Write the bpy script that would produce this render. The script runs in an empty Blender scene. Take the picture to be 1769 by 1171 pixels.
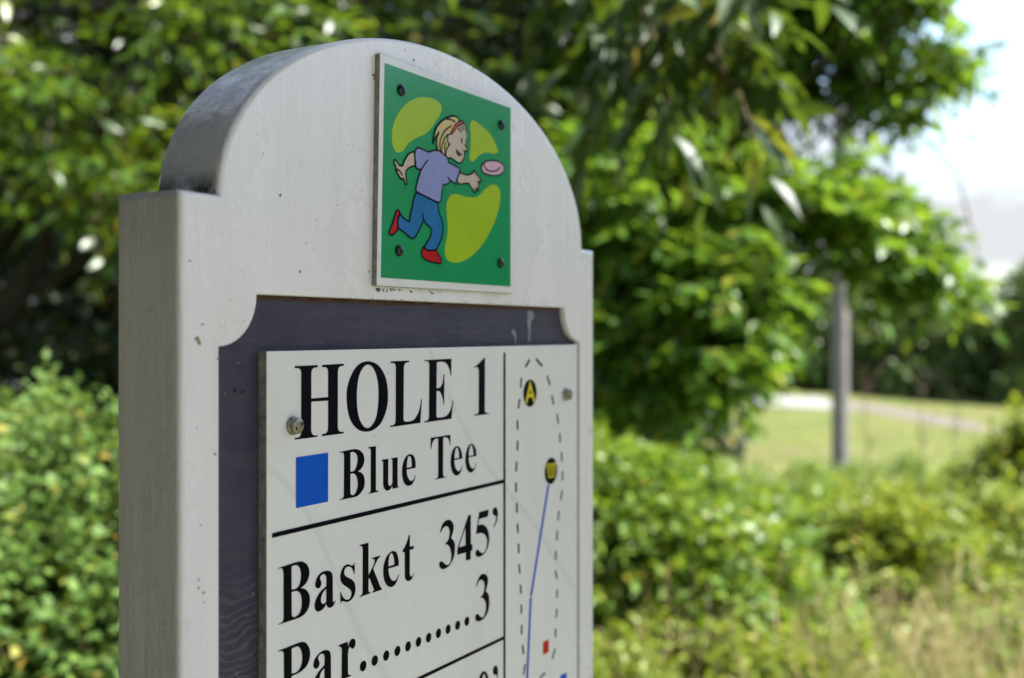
import bpy, bmesh, math, random
import numpy as np
from mathutils import Vector, Matrix
from mathutils.geometry import tessellate_polygon

S = bpy.context.scene
COL = S.collection

# ------------------------------------------------------------------ camera, world, sun, exposure
CAM_H = 1.45
F = 1865.0                      # focal length in units of a 1769-wide frame
CX, HY = 884.5, 574.0           # principal column, horizon row
cam_d = bpy.data.cameras.new("camera")
cam = bpy.data.objects.new("camera", cam_d)
COL.objects.link(cam)
cam.location = (0, 0, CAM_H)
cam.rotation_euler = (math.radians(90), 0, 0)
cam_d.sensor_width = 36.0
cam_d.lens = F / 1769 * 36.0
cam_d.shift_y = -(585.5 - HY) / 1769
cam_d.clip_start = 0.02
cam_d.clip_end = 1500
cam_d.dof.use_dof = True
cam_d.dof.focus_distance = 0.56
cam_d.dof.aperture_fstop = 5.7
S.camera = cam

SUN = Vector((0.62, -0.12, 0.78)).normalized()
world = bpy.data.worlds.new("World")
S.world = world
world.use_nodes = True
wn, wl = world.node_tree.nodes, world.node_tree.links
wn.clear()
w_out = wn.new("ShaderNodeOutputWorld")
w_sky = wn.new("ShaderNodeTexSky")
w_sky.sky_type = 'NISHITA'
w_sky.sun_disc = False
w_sky.sun_elevation = math.asin(SUN.z)
w_sky.sun_rotation = math.atan2(SUN.x, SUN.y)
w_bg = wn.new("ShaderNodeBackground")
w_bg.inputs[1].default_value = 0.15
w_cl = wn.new("ShaderNodeBackground")
w_cl.inputs[1].default_value = 0.225
w_tc = wn.new("ShaderNodeTexCoord")
w_map = wn.new("ShaderNodeMapping")
w_map.inputs['Scale'].default_value = (1.0, 1.0, 2.6)
w_map.inputs['Rotation'].default_value = (0.0, 0.22, 0.3)
w_map.inputs['Location'].default_value = (0.4, 0.1, 0.2)
w_no = wn.new("ShaderNodeTexNoise")
w_no.inputs['Scale'].default_value = 1.7
w_no.inputs['Detail'].default_value = 7
w_no.inputs['Roughness'].default_value = 0.55
w_r1 = wn.new("ShaderNodeValToRGB")
w_r1.color_ramp.elements[0].position = 0.40
w_r1.color_ramp.elements[1].position = 0.56
w_n2 = wn.new("ShaderNodeTexNoise")
w_n2.inputs['Scale'].default_value = 3.1
w_n2.inputs['Detail'].default_value = 5
w_r2 = wn.new("ShaderNodeValToRGB")
w_r2.color_ramp.elements[0].position = 0.35
w_r2.color_ramp.elements[0].color = (0.91, 0.945, 1.0, 1)
w_r2.color_ramp.elements[1].position = 0.62
w_r2.color_ramp.elements[1].color = (0.97, 0.985, 1.0, 1)
w_mix = wn.new("ShaderNodeMixShader")
wl.new(w_tc.outputs['Generated'], w_map.inputs[0])
wl.new(w_map.outputs[0], w_no.inputs['Vector'])
wl.new(w_map.outputs[0], w_n2.inputs['Vector'])
wl.new(w_no.outputs[0], w_r1.inputs[0])
wl.new(w_n2.outputs[0], w_r2.inputs[0])
wl.new(w_sky.outputs[0], w_bg.inputs[0])
wl.new(w_r2.outputs[0], w_cl.inputs[0])
wl.new(w_r1.outputs[0], w_mix.inputs[0])
wl.new(w_bg.outputs[0], w_mix.inputs[1])
wl.new(w_cl.outputs[0], w_mix.inputs[2])
wl.new(w_mix.outputs[0], w_out.inputs[0])

sun_d = bpy.data.lights.new("sun", 'SUN')
sun_d.energy = 5.0
sun_d.angle = math.radians(0.53)
sun_d.color = (1.0, 0.97, 0.92)
sun = bpy.data.objects.new("sun", sun_d)
sun.location = (4, -2, 12)
sun.rotation_euler = SUN.to_track_quat('Z', 'Y').to_euler()
COL.objects.link(sun)

S.view_settings.view_transform = 'Standard'
S.view_settings.look = 'None'
S.view_settings.exposure = 1.93
S.view_settings.gamma = 1.0
S.cycles.use_denoising = True
S.render.dither_intensity = 1.0
S.cycles.max_bounces = 8
S.cycles.diffuse_bounces = 2
S.cycles.glossy_bounces = 2
S.cycles.transmission_bounces = 4
S.cycles.sample_clamp_indirect = 6.0

# ------------------------------------------------------------------ helpers
def tag(o, label=None, cat=None, group=None, kind=None):
    if label: o["label"] = label
    if cat: o["category"] = cat
    if group: o["group"] = group
    if kind: o["kind"] = kind
    return o

def empty(name, loc, rz=0.0):
    o = bpy.data.objects.new(name, None)
    o.location = loc
    o.rotation_euler = (0, 0, rz)
    o.empty_display_size = 0.1
    COL.objects.link(o)
    return o

def obj(name, mesh, mats, parent=None):
    if not isinstance(mats, (list, tuple)): mats = [mats]
    o = bpy.data.objects.new(name, mesh)
    if not mesh.materials:
        for m in mats: mesh.materials.append(m)
    COL.objects.link(o)
    if parent: o.parent = parent
    return o

def mesh_from(name, verts, faces, midx=None, smooth=False):
    me = bpy.data.meshes.new(name)
    me.from_pydata([tuple(v) for v in verts], [], [tuple(f) for f in faces])
    if midx is not None: me.polygons.foreach_set("material_index", midx)
    if smooth: me.polygons.foreach_set("use_smooth", [True] * len(me.polygons))
    me.update()
    return me

def np_mesh(name, V, Fc, smooth=False):
    """V (n,3), Fc (m,k) numpy arrays -> mesh, fast"""
    me = bpy.data.meshes.new(name)
    n, m, k = len(V), len(Fc), Fc.shape[1]
    me.vertices.add(n)
    me.vertices.foreach_set("co", V.astype(np.float32).ravel())
    me.loops.add(m * k)
    me.loops.foreach_set("vertex_index", Fc.astype(np.int32).ravel())
    me.polygons.add(m)
    me.polygons.foreach_set("loop_start", np.arange(0, m * k, k, dtype=np.int32))
    me.polygons.foreach_set("loop_total", np.full(m, k, dtype=np.int32))
    if smooth: me.polygons.foreach_set("use_smooth", np.ones(m, dtype=bool))
    me.update(calc_edges=True)
    me.validate()
    return me

class N:
    """tiny node helper"""
    def __init__(s, name):
        s.m = bpy.data.materials.new(name)
        s.m.use_nodes = True
        s.t = s.m.node_tree
        s.t.nodes.clear()
        s.out = s.t.nodes.new("ShaderNodeOutputMaterial")
    def n(s, typ, **kw):
        nd = s.t.nodes.new("ShaderNode" + typ)
        for k, v in kw.items():
            if k.startswith("i_"):
                key = k[2:]
                nd.inputs[int(key) if key.isdigit() else key.replace("_", " ")].default_value = v
            else:
                setattr(nd, k, v)
        return nd
    def l(s, a, b): s.t.links.new(a, b)
    def ramp(s, src, stops):
        r = s.n("ValToRGB")
        el = r.color_ramp.elements
        while len(el) < len(stops): el.new(0.5)
        for e, (p, c) in zip(el, stops):
            e.position = p
            e.color = (c, c, c, 1) if isinstance(c, (int, float)) else (*c, 1)
        s.l(src, r.inputs[0])
        return r.outputs[0]
    def mix(s, fac, a, b, mode='MIX'):
        m = s.n("Mix", data_type='RGBA', blend_type=mode)
        for sock, v in ((m.inputs[0], fac), (m.inputs[6], a), (m.inputs[7], b)):
            if isinstance(v, (int, float)): sock.default_value = v
            elif isinstance(v, tuple): sock.default_value = (*v, 1)
            else: s.l(v, sock)
        return m.outputs[2]
    def noise(s, scale, detail=4, rough=0.55, vec=None, sc=None):
        nz = s.n("TexNoise")
        nz.inputs['Scale'].default_value = scale
        nz.inputs['Detail'].default_value = detail
        nz.inputs['Roughness'].default_value = rough
        if vec is None:
            vec = s.n("TexCoord").outputs['Object']
        if sc:
            mp = s.n("Mapping")
            mp.inputs['Scale'].default_value = sc
            s.l(vec, mp.inputs[0]); vec = mp.outputs[0]
        s.l(vec, nz.inputs['Vector'])
        return nz.outputs[0]
    def bump(s, h, strength, dist):
        b = s.n("Bump")
        b.inputs['Strength'].default_value = strength
        b.inputs['Distance'].default_value = dist
        s.l(h, b.inputs['Height'])
        return b.outputs[0]
    def pbr(s, base, rough=0.5, normal=None, metallic=0.0, spec=0.5, coat=0.0, coatr=0.1):
        p = s.n("BsdfPrincipled")
        for k, v in (('Base Color', base), ('Roughness', rough), ('Metallic', metallic),
                     ('Specular IOR Level', spec), ('Coat Weight', coat), ('Coat Roughness', coatr)):
            if isinstance(v, tuple): p.inputs[k].default_value = (*v, 1)
            elif isinstance(v, (int, float)): p.inputs[k].default_value = v
            else: s.l(v, p.inputs[k])
        if normal is not None: s.l(normal, p.inputs['Normal'])
        s.l(p.outputs[0], s.out.inputs[0])
        return p

def flat_mat(name, c, rough=0.35, spec=0.5, coat=0.0):
    n = N(name)
    nz = n.noise(35, 5, 0.6)
    col = n.mix(n.ramp(nz, [(0.3, 0.0), (0.75, 1.0)]), c, tuple(x * 0.9 + 0.002 for x in c))
    n.pbr(col, rough, None, spec=spec, coat=coat)
    return n.m

# ------------------------------------------------------------------ sign frame of reference
VX = 1967.0
TA = (VX - CX) / F
A = math.atan(TA)
W = 0.40
C = W * math.cos(A) / (1 / 940.0 - 1 / 1655.0)
DP = C * math.cos(A) / F                       # camera's distance from the sign's face
nrm = Vector((math.cos(A), -math.sin(A), 0))   # out of the face
dirx = Vector((math.sin(A), math.cos(A), 0))   # along the face
XL = 312.0
zl = C / (VX - XL)
P0 = Vector(((XL - CX) / F * zl, zl, 0))       # foot of the near vertical edge
ORIG = P0 + dirx * (W / 2)                     # foot of the sign's middle
ORIG.z = 0

def pt(x, y, off=0.0):
    """a point seen at (x, y) on the plane lying `off` metres in front of the sign's face -> the sign's own coordinates"""
    ray = Vector(((x - CX) / F, 1.0, (HY - y) / F))
    t = (-DP + off) / (nrm.x * ray.x + nrm.y * ray.y)
    p = ray * t
    p.z += CAM_H
    q = p - ORIG
    return (q.dot(dirx), -off, p.z)

FR = {'0': (0, 0, 1), 'a': (500, 610, 7.317), 'b': (660, 600, 7.805), 'c': (500, 760, 8.041), 'd': (730, 740, 10.643),
      'e': (470, 950, 8.3625), 'f': (600, 910, 8.3615), 'g': (740, 860, 5.092), 'h': (470, 1090, 9.828),
      'i': (670, 190, 8.3636), 'j': (740, 190, 7.809), 'k': (660, 320, 7.808), 'l': (880, 600, 8.3615),
      'm': (880, 740, 7.315), 'n': (880, 1080, 12.869), 'o': (700, 1080, 9.828), 'p': (620, 60, 2.5467),
      'q': (650, 280, 5.092), 'r': (850, 500, 3.345), 's': (850, 820, 3.335), 't': (760, 170, 6.8857),
      'u': (440, 860, 3.766), 'v': (440, 580, 3.659)}

def parse(spec):
    """'a:x,y x,y* b:...'  -> [(px, py, sharp)]"""
    out = []
    fx = FR['0']
    for tok in spec.split():
        if ':' in tok:
            k, tok = tok.split(':')
            fx = FR[k]
            if not tok: continue
        sharp = tok.endswith('*')
        x, y = tok.rstrip('*').split(',')
        out.append((fx[0] + float(x) / fx[2], fx[1] + float(y) / fx[2], sharp))
    return out

def smooth2d(pts, closed=True, sub=5):
    """pts [(x,y,sharp)] -> polyline with Hermite spans between smooth points"""
    n = len(pts)
    out = []
    def T(i):
        x, y, s = pts[i]
        if s: return None
        if not closed and (i == 0 or i == n - 1): return None
        a, b = pts[(i - 1) % n], pts[(i + 1) % n]
        d = Vector((b[0] - a[0], b[1] - a[1]))
        return d.normalized() if d.length > 1e-9 else None
    rng = range(n) if closed else range(n - 1)
    for i in rng:
        p, q = Vector(pts[i][:2]), Vector(pts[(i + 1) % n][:2])
        L = (q - p).length
        t0, t1 = T(i), T((i + 1) % n)
        if t0 is None and t1 is None:
            out.append((p.x, p.y)); continue
        ch = (q - p) / max(L, 1e-9)
        m0 = (t0 if t0 is not None else (2 * ch - t1 if False else ch)) * L
        m1 = (t1 if t1 is not None else ch) * L
        for k in range(sub):
            t = k / sub
            h00 = 2 * t**3 - 3 * t**2 + 1; h10 = t**3 - 2 * t**2 + t
            h01 = -2 * t**3 + 3 * t**2; h11 = t**3 - t**2
            v = p * h00 + m0 * h10 + q * h01 + m1 * h11
            out.append((v.x, v.y))
    if not closed: out.append(pts[-1][:2])
    return out

class Marks:
    """flat printed marks lying on a plane of the sign, collected in one mesh"""
    def __init__(s): s.v, s.f, s.m = [], [], []
    def poly(s, loops, off, mi=0):
        L3 = [[Vector(pt(x, y, off)) for x, y in lp] for lp in loops]
        flat = [[Vector((p.x, p.z, 0)) for p in lp] for lp in L3]
        base = len(s.v)
        for lp in L3: s.v += [tuple(p) for p in lp]
        for t in tessellate_polygon(flat):
            a, b, c = t
            pa, pb, pc = (Vector(s.v[base + i]) for i in (a, b, c))
            nn = (pb - pa).cross(pc - pa)
            if nn.length < 1e-14: continue
            s.f.append((base + a, base + b, base + c) if nn.y < 0 else (base + a, base + c, base + b))
            s.m.append(mi)
    def fill(s, spec, off, mi=0, hole=None, hole2=None, sub=5):
        loops = [smooth2d(parse(spec), True, sub)]
        for h in (hole, hole2):
            if h: loops.append(smooth2d(parse(h), True, sub))
        s.poly(loops, off, mi)
    def stroke(s, spec, off, w, mi=0, closed=False, sub=5, caps=True):
        pts = [Vector((p[0], p[2])) for p in (pt(x, y, off) for x, y in smooth2d(parse(spec), closed, sub))]
        s.ribbon(pts, off, w, mi, closed, caps)
    def ribbon(s, pts, off, w, mi=0, closed=False, caps=True):
        q = [pts[0]]
        for p in pts[1:]:
            if (p - q[-1]).length > 1e-5: q.append(p)
        pts = q
        n = len(pts)
        if n < 2: return
        base = len(s.v)
        for i in range(n):
            a = pts[(i - 1) % n] if (closed or i) else pts[i]
            b = pts[(i + 1) % n] if (closed or i < n - 1) else pts[i]
            d = (b - a).normalized()
            nn = Vector((-d.y, d.x))
            if 0 < i < n - 1 or closed:
                d1 = (pts[i] - a).normalized()
                c = max(0.5, abs(d1.dot(d)))
            else: c = 1
            for sg in (1, -1):
                p = pts[i] + nn * (sg * w / 2 / c)
                s.v.append((p.x, -off, p.y))
        for i in range(n if closed else n - 1):
            j = (i + 1) % n
            s.f.append((base + 2 * i, base + 2 * i + 1, base + 2 * j + 1, base + 2 * j)); s.m.append(mi)
        if caps and not closed:
            for e in (0, n - 1): s.disc(pts[e], off + 2e-6, w / 2, mi, 10)
    def disc(s, c, off, r, mi=0, seg=40, r2=None):
        base = len(s.v)
        for k in range(seg):
            a = 2 * math.pi * k / seg
            s.v.append((c.x + r * math.cos(a), -off, c.y + (r2 or r) * math.sin(a)))
        s.f.append(tuple(base + k for k in range(seg))); s.m.append(mi)
    def build(s, name, mats, parent):
        me = mesh_from(name, s.v, s.f, s.m)
        return obj(name, me, mats, parent)

# ------------------------------------------------------------------ sign materials
def paint_white():
    n = N("weathered_white_paint")
    tc = n.n("TexCoord").outputs['Object']
    sep = n.n("SeparateXYZ"); n.l(tc, sep.inputs[0])
    big = n.noise(9, 5, 0.6, tc)
    streak = n.noise(14, 4, 0.6, tc, (3.5, 3.5, 0.35))
    base = n.mix(n.ramp(big, [(0.15, 0.0), (0.85, 1.0)]), (0.77, 0.71, 0.705), (0.83, 0.765, 0.755))
    base = n.mix(n.ramp(streak, [(0.35, 0.0), (0.9, 0.55)]), base, (0.62, 0.56, 0.53))
    # specks of grit
    sp = n.noise(260, 2, 0.5, tc)
    base = n.mix(n.ramp(sp, [(0.735, 0.0), (0.76, 0.75)]), base, (0.14, 0.10, 0.075))
    sp2 = n.noise(75, 2, 0.5, tc)
    base = n.mix(n.ramp(sp2, [(0.745, 0.0), (0.775, 0.6)]), base, (0.30, 0.20, 0.13))
    # mildew round the step where arch meets shoulder and over the top of the arch
    dm = n.noise(60, 6, 0.7, tc)
    dm2 = n.noise(18, 4, 0.6, tc)
    def band(lo0, lo1, hi0, hi1):
        r = n.n("MapRange"); r.inputs[1].default_value = lo0; r.inputs[2].default_value = lo1; n.l(sep.outputs[2], r.inputs[0])
        q = n.n("MapRange"); q.inputs[1].default_value = hi0; q.inputs[2].default_value = hi1
        q.inputs[3].default_value = 1; q.inputs[4].default_value = 0; n.l(sep.outputs[2], q.inputs[0])
        m = n.n("Math", operation='MULTIPLY'); n.l(r.outputs[0], m.inputs[0]); n.l(q.outputs[0], m.inputs[1])
        return m.outputs[0]
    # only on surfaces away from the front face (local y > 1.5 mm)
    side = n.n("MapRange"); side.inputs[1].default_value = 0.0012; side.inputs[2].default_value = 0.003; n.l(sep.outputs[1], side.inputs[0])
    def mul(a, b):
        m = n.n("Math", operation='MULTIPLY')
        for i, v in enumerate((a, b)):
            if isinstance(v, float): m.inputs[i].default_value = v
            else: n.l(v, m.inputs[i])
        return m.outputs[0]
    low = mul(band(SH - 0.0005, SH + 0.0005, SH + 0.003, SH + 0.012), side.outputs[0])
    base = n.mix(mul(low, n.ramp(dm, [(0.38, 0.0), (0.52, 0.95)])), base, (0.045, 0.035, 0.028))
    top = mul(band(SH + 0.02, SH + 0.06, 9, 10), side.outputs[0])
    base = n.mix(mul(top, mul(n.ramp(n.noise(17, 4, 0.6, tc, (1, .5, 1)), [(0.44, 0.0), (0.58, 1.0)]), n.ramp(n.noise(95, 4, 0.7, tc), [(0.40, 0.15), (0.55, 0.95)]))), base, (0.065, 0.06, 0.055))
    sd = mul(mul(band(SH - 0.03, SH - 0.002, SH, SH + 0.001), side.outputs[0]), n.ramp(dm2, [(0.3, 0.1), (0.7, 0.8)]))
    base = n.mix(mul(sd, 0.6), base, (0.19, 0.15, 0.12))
    # hairline crack down the side
    bmp = n.noise(22, 5, 0.6, tc, (9, 9, 0.8))
    dots = n.noise(420, 2, 0.5, tc)
    hh = n.mix(0.35, bmp, dots)
    # joint stain specks under the plate and the lip
    n.pbr(base, n.ramp(big, [(0.3, 0.24), (0.8, 0.36)]), n.bump(hh, 0.6, 0.0013), spec=0.5, coat=0.3, coatr=0.16)
    return n.m

def paint_dark():
    n = N("dark_slate_paint")
    tc = n.n("TexCoord").outputs['Object']
    a = n.noise(30, 6, 0.7, tc)
    g = n.noise(26, 5, 0.65, tc, (0.9, 1, 9))
    base = n.mix(n.ramp(a, [(0.3, 0), (0.7, 1)]), (0.030, 0.025, 0.044), (0.058, 0.048, 0.072))
    base = n.mix(n.ramp(g, [(0.5, 0), (0.75, 0.55)]), base, (0.075, 0.064, 0.074))
    wv = n.n("TexWave", wave_type='BANDS', bands_direction='Z')
    wv.inputs['Scale'].default_value = 75; wv.inputs['Distortion'].default_value = 14; wv.inputs['Detail'].default_value = 6
    wv.inputs['Detail Scale'].default_value = 0.6
    n.l(tc, wv.inputs['Vector'])
    sz = n.n("SeparateXYZ"); n.l(tc, sz.inputs[0])
    lo = n.n("MapRange"); lo.inputs[1].default_value = CAM_H - 0.10; lo.inputs[2].default_value = CAM_H - 0.13; n.l(sz.outputs[2], lo.inputs[0])
    wm = n.n("Math", operation='MULTIPLY'); n.l(lo.outputs[0], wm.inputs[0]); n.l(n.ramp(wv.outputs[0], [(0.66, 0), (0.95, 0.30)]), wm.inputs[1])
    base = n.mix(wm.outputs[0], base, (0.16, 0.145, 0.15))
    sp = n.noise(330, 2, 0.5, tc)
    base = n.mix(n.ramp(sp, [(0.74, 0.0), (0.77, 0.6)]), base, (0.30, 0.28, 0.27))
    n.pbr(base, 0.55, n.bump(g, 0.5, 0.001), spec=0.25)
    return n.m

def panel_white(name="laminate_white", c=(0.77, 0.725, 0.69)):
    n = N(name)
    tc = n.n("TexCoord").outputs['Object']
    a = n.noise(8, 5, 0.6, tc)
    base = n.mix(n.ramp(a, [(0.3, 0), (0.75, 1)]), c, tuple(x * 0.93 for x in c))
    st = n.noise(20, 4, 0.6, tc, (2.2, 1, 0.5))
    base = n.mix(n.ramp(st, [(0.5, 0), (0.9, 0.30)]), base, (0.60, 0.50, 0.42))
    sp = n.noise(240, 2, 0.5, tc)
    base = n.mix(n.ramp(sp, [(0.76, 0.0), (0.79, 0.6)]), base, (0.33, 0.22, 0.14))
    # faint scratches
    vo = n.n("TexWave", wave_type='BANDS', bands_direction='DIAGONAL')
    vo.inputs['Scale'].default_value = 3.1; vo.inputs['Distortion'].default_value = 3.0
    vo.inputs['Detail'].default_value = 1
    n.l(tc, vo.inputs['Vector'])
    base = n.mix(n.ramp(vo.outputs[1] if len(vo.outputs) > 1 else vo.outputs[0], [(0.0, 0.18), (0.003, 0.0)]), base, (0.40, 0.38, 0.35))
    n.pbr(base, 0.28, n.bump(a, 0.08, 0.0008), spec=0.5)
    return n.m

def edge_mat():
    n = N("grey_laminate_core")
    a = n.noise(160, 5, 0.7)
    base = n.mix(n.ramp(a, [(0.35, 0), (0.65, 1)]), (0.17, 0.155, 0.14), (0.36, 0.33, 0.30))
    n.pbr(base, 0.7)
    return n.m

SH = CAM_H + 0.1500 * C / F                # shoulder height
ARCH = 0.255 * C / F
M_WHITE = paint_white()
M_DARK = paint_dark()
M_PANEL = panel_white()
M_PLATE = panel_white("plate_white", (0.74, 0.70, 0.67))
M_EDGE = edge_mat()
M_INK = flat_mat("black_ink", (0.0025, 0.0018, 0.0055), 0.38, 0.04)
M_BLUE = flat_mat("blue_ink", (0.001, 0.085, 0.50), 0.25, 0.15)
M_RED = flat_mat("red_ink", (0.50, 0.012, 0.012), 0.28, 0.15)
M_YEL = flat_mat("yellow_ink", (0.70, 0.56, 0.02), 0.3)
M_GREY = flat_mat("faded_grey_ink", (0.022, 0.020, 0.018), 0.3, 0.2)
def green_mat(name, c):
    n = N(name)
    tc = n.n("TexCoord").outputs['Object']
    a = n.noise(25, 6, 0.7, tc)
    st = n.noise(42, 5, 0.7, tc, (2.4, 1, 0.5))
    base = n.mix(n.ramp(a, [(0.35, 0), (0.7, 1)]), c, tuple(x * 0.86 for x in c))
    base = n.mix(n.ramp(st, [(0.66, 0), (0.85, 0.25)]), base, tuple(x * 0.6 + 0.12 for x in c))
    w = n.noise(120, 3, 0.6, tc)
    n.pbr(base, 0.24, n.bump(w, 0.15, 0.0006), spec=0.2, coat=0.3, coatr=0.10)
    return n.m
G_MATS = [green_mat("plate_green", (0.004, 0.27, 0.085)), green_mat("patch_lime", (0.36, 0.50, 0.006)),
          green_mat("print_lilac", (0.27, 0.28, 0.55)), green_mat("print_denim", (0.012, 0.14, 0.36)),
          green_mat("print_red", (0.42, 0.003, 0.008)), green_mat("print_skin", (0.56, 0.44, 0.34)),
          green_mat("print_blonde", (0.62, 0.48, 0.21)), green_mat("print_coral", (0.62, 0.095, 0.05)),
          green_mat("print_pink", (0.68, 0.40, 0.52)), M_INK]
def metal(name, c, rough, m=1.0):
    n = N(name)
    a = n.noise(300, 4, 0.6)
    base = n.mix(n.ramp(a, [(0.35, 0), (0.7, 1)]), c, tuple(x * 0.55 for x in c))
    n.pbr(base, rough, n.bump(a, 0.2, 0.0003), metallic=m)
    return n.m
M_STEEL = metal("dull_steel", (0.36, 0.33, 0.26), 0.38, 0.8)
M_BLACKM = metal("black_oxide", (0.022, 0.026, 0.034), 0.26, 0.4)

# ------------------------------------------------------------------ the tee sign
tee = empty("tee_sign", ORIG, math.pi / 2 - A)
tag(tee, "white painted wooden tee sign with arched top, dark recess and printed hole panel", "sign")

T = 0.0382
def face_u(x): return pt(x, 400)[0]
U0, U1 = face_u(312), face_u(1026)
UA0, UA1 = face_u(379), face_u(1006)
uc, ua = (UA0 + UA1) / 2, (UA1 - UA0) / 2
outer = [(U0, -0.02), (U1, -0.02), (U1, SH), (UA1, SH)]
for k in range(1, 72):
    a = math.pi * k / 72
    outer.append((uc + ua * math.cos(a), SH + ARCH * math.sin(a)))
outer += [(UA0, SH), (U0, SH)]
def support(poly, d=0.0015):
    out, n = [], len(poly)
    for i in range(n):
        a, b, c = Vector(poly[i - 1]), Vector(poly[i]), Vector(poly[(i + 1) % n])
        if (b - a).angle(c - b) > 0.6:
            if (b - a).length > 4 * d: out.append(tuple(b - (b - a).normalized() * d))
            out.append(tuple(b))
            if (c - b).length > 4 * d: out.append(tuple(b + (c - b).normalized() * d))
        else: out.append(tuple(b))
    return out
outer = support(outer, 0.0045)
RI0, RI1 = face_u(379), face_u(1001.6)
htop = pt(700, 519.5)[2]
hlow = 0.98
rr = abs(face_u(445) - face_u(379.5))
inner = [(RI0, hlow), (RI1, hlow)]
for k in range(0, 17):     # right notch, centre (RI1, htop)
    a = -math.pi / 2 - math.pi / 2 * k / 16
    inner.append((RI1 + rr * math.cos(a), htop + rr * math.sin(a)))
for k in range(0, 17):
    a = -math.pi / 2 * k / 16
    inner.append((RI0 + rr * math.cos(a), htop + rr * math.sin(a)))
REC = 0.0045
inner = support(inner, 0.002)
def inset(poly, d):
    """polygon moved d metres inwards (ccw polygon), mitred"""
    out, n = [], len(poly)
    for i in range(n):
        a, b, c = Vector(poly[i - 1]), Vector(poly[i]), Vector(poly[(i + 1) % n])
        d1, d2 = (b - a).normalized(), (c - b).normalized()
        n1, n2 = Vector((-d1.y, d1.x)), Vector((-d2.y, d2.x))
        m = n1 + n2
        m = m / max(m.length_squared, 1e-6) * 2
        out.append((b.x + m.x * d, b.y + m.y * d))
    return out
def build_board():
    v, f, sm = [], [], []
    def ring(poly, y):
        b = len(v); v.extend((x, y, z) for x, z in poly); return b
    def band(b0, b1, n, flip=False):
        for i in range(n):
            j = (i + 1) % n
            q = (b0 + i, b1 + i, b1 + j, b0 + j)
            f.append(q[::-1] if flip else q); sm.append(True)
    no, ni = len(outer), len(inner)
    R_ = 0.0026
    rings = [(inset(outer, R_ * (1 - math.cos(a))), R_ * (1 - math.sin(a))) for a in (0, .35, .75, 1.15, math.pi / 2)]
    bs_ = [ring(p, y) for p, y in rings]
    mid = ring(outer, 0.0042); back = ring(outer, T); mid2 = ring(outer, T - 0.002); cap = ring(outer, T)
    band(bs_[0], mid, no); band(mid, mid2, no); band(mid2, back, no)
    for k in range(4): band(bs_[k + 1], bs_[k], no)
    in2 = inset(inner, -0.0006)
    fi = ring(in2, 0.0); i1 = ring(inner, 0.0006); i2 = ring(inner, REC)
    band(i1, fi, ni, False); band(i2, i1, ni, False)
    f.append(tuple(cap + i for i in range(no))); sm.append(False)
    o_, n_ = rings[-1][0], in2
    idx = [bs_[4] + i for i in range(no)] + [fi + i for i in range(ni)]
    for t in tessellate_polygon([[Vector((x, z, 0)) for x, z in o_], [Vector((x, z, 0)) for x, z in n_]]):
        t = tuple(idx[q] for q in t)
        f.append(t); sm.append(False)
    me = mesh_from("sign_board", v, f)
    me.polygons.foreach_set("use_smooth", sm)
    bm = bmesh.new(); bm.from_mesh(me)
    bmesh.ops.recalc_face_normals(bm, faces=bm.faces)
    bm.to_mesh(me); bm.free()
    return me
board = obj("sign_board", build_board(), M_WHITE, tee)

rb = Marks()
rv = [(x, REC, z) for x, z in inner]
g = 0.002
rec = obj("recessed_board", mesh_from("recessed_board",
    [(RI0 - g, REC - 0.0002, hlow - g), (RI1 + g, REC - 0.0002, hlow - g), (RI1 + g, REC - 0.0002, htop + g), (RI0 - g, REC - 0.0002, htop + g)],
    [(0, 1, 2, 3)]), M_DARK, tee)
# cut the recessed sheet to the notched outline
me = rec.data
me.clear_geometry()
lv = [(x, REC - 0.0002, z) for x, z in inner]
tr = []
for t in tessellate_polygon([[Vector((x, z, 0)) for x, z in inner]]):
    a, b, c = (Vector(lv[i]) for i in t)
    tr.append(tuple(t) if (b - a).cross(c - a).y < 0 else (t[0], t[2], t[1]))
me.from_pydata(lv, [], tr); me.update()

# stains and nail holes on the recessed board, dirt line under its lip
st = Marks()
offr = -(REC - 0.0003)
def mark_mat(name, c, rough=0.8):
    n = N(name); a = n.noise(240, 5, 0.7)
    n.pbr(n.mix(n.ramp(a, [(0.35, 0), (0.65, 1)]), c, tuple(x * 0.6 for x in c)), rough)
    return n.m
M_DROP = mark_mat("pale_dropping", (0.26, 0.26, 0.27))
M_RUST = mark_mat("brown_dirt", (0.085, 0.038, 0.022))
M_HOLE = mark_mat("nail_hole", (0.008, 0.008, 0.012))
st.fill("r:208,100 228,98 235,130 244,158 228,180 222,240 218,300 208,300 212,240 204,200 206,150", offr, 0)
st.fill("r:118,232 132,236 138,262 137,315 133,315 130,270 120,262 113,248", offr, 0)
st.fill("0:403,672 407,670 409,676 406,679 402,677", offr, 2)
st.fill("0:417,675 421,673 422,679 419,681 416,679", offr, 2)
st.fill("0:404,680 410,682.5 416,680 417,682 410,684.5 404,682", offr, 1)
x0, x1 = face_u(446), face_u(976)
for k in range(52):     # crumbly dirt caught under the top lip
    random.seed(500 + k)
    u = x0 + (x1 - x0) * (k + random.random()) / 52
    st.v += [(u - .0045, REC - .0004, htop), (u + .0045, REC - .0004, htop), (u + .0035, REC - .0004, htop - random.uniform(.0012, .0030)), (u - .003, REC - .0004, htop - random.uniform(.0012, .0034))]
    b = len(st.v) - 4
    st.f.append((b, b + 3, b + 2, b + 1)); st.m.append(1)
def join_marks(o, mk, mats):
    me = o.data
    n0 = len(me.materials)
    for m in mats: me.materials.append(m)
    bm = bmesh.new(); bm.from_mesh(me)
    vs = [bm.verts.new(v) for v in mk.v]
    for f, mi in zip(mk.f, mk.m):
        fc = bm.faces.new([vs[i] for i in f]); fc.material_index = n0 + mi; fc.smooth = False
    bm.to_mesh(me); bm.free()
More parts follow.
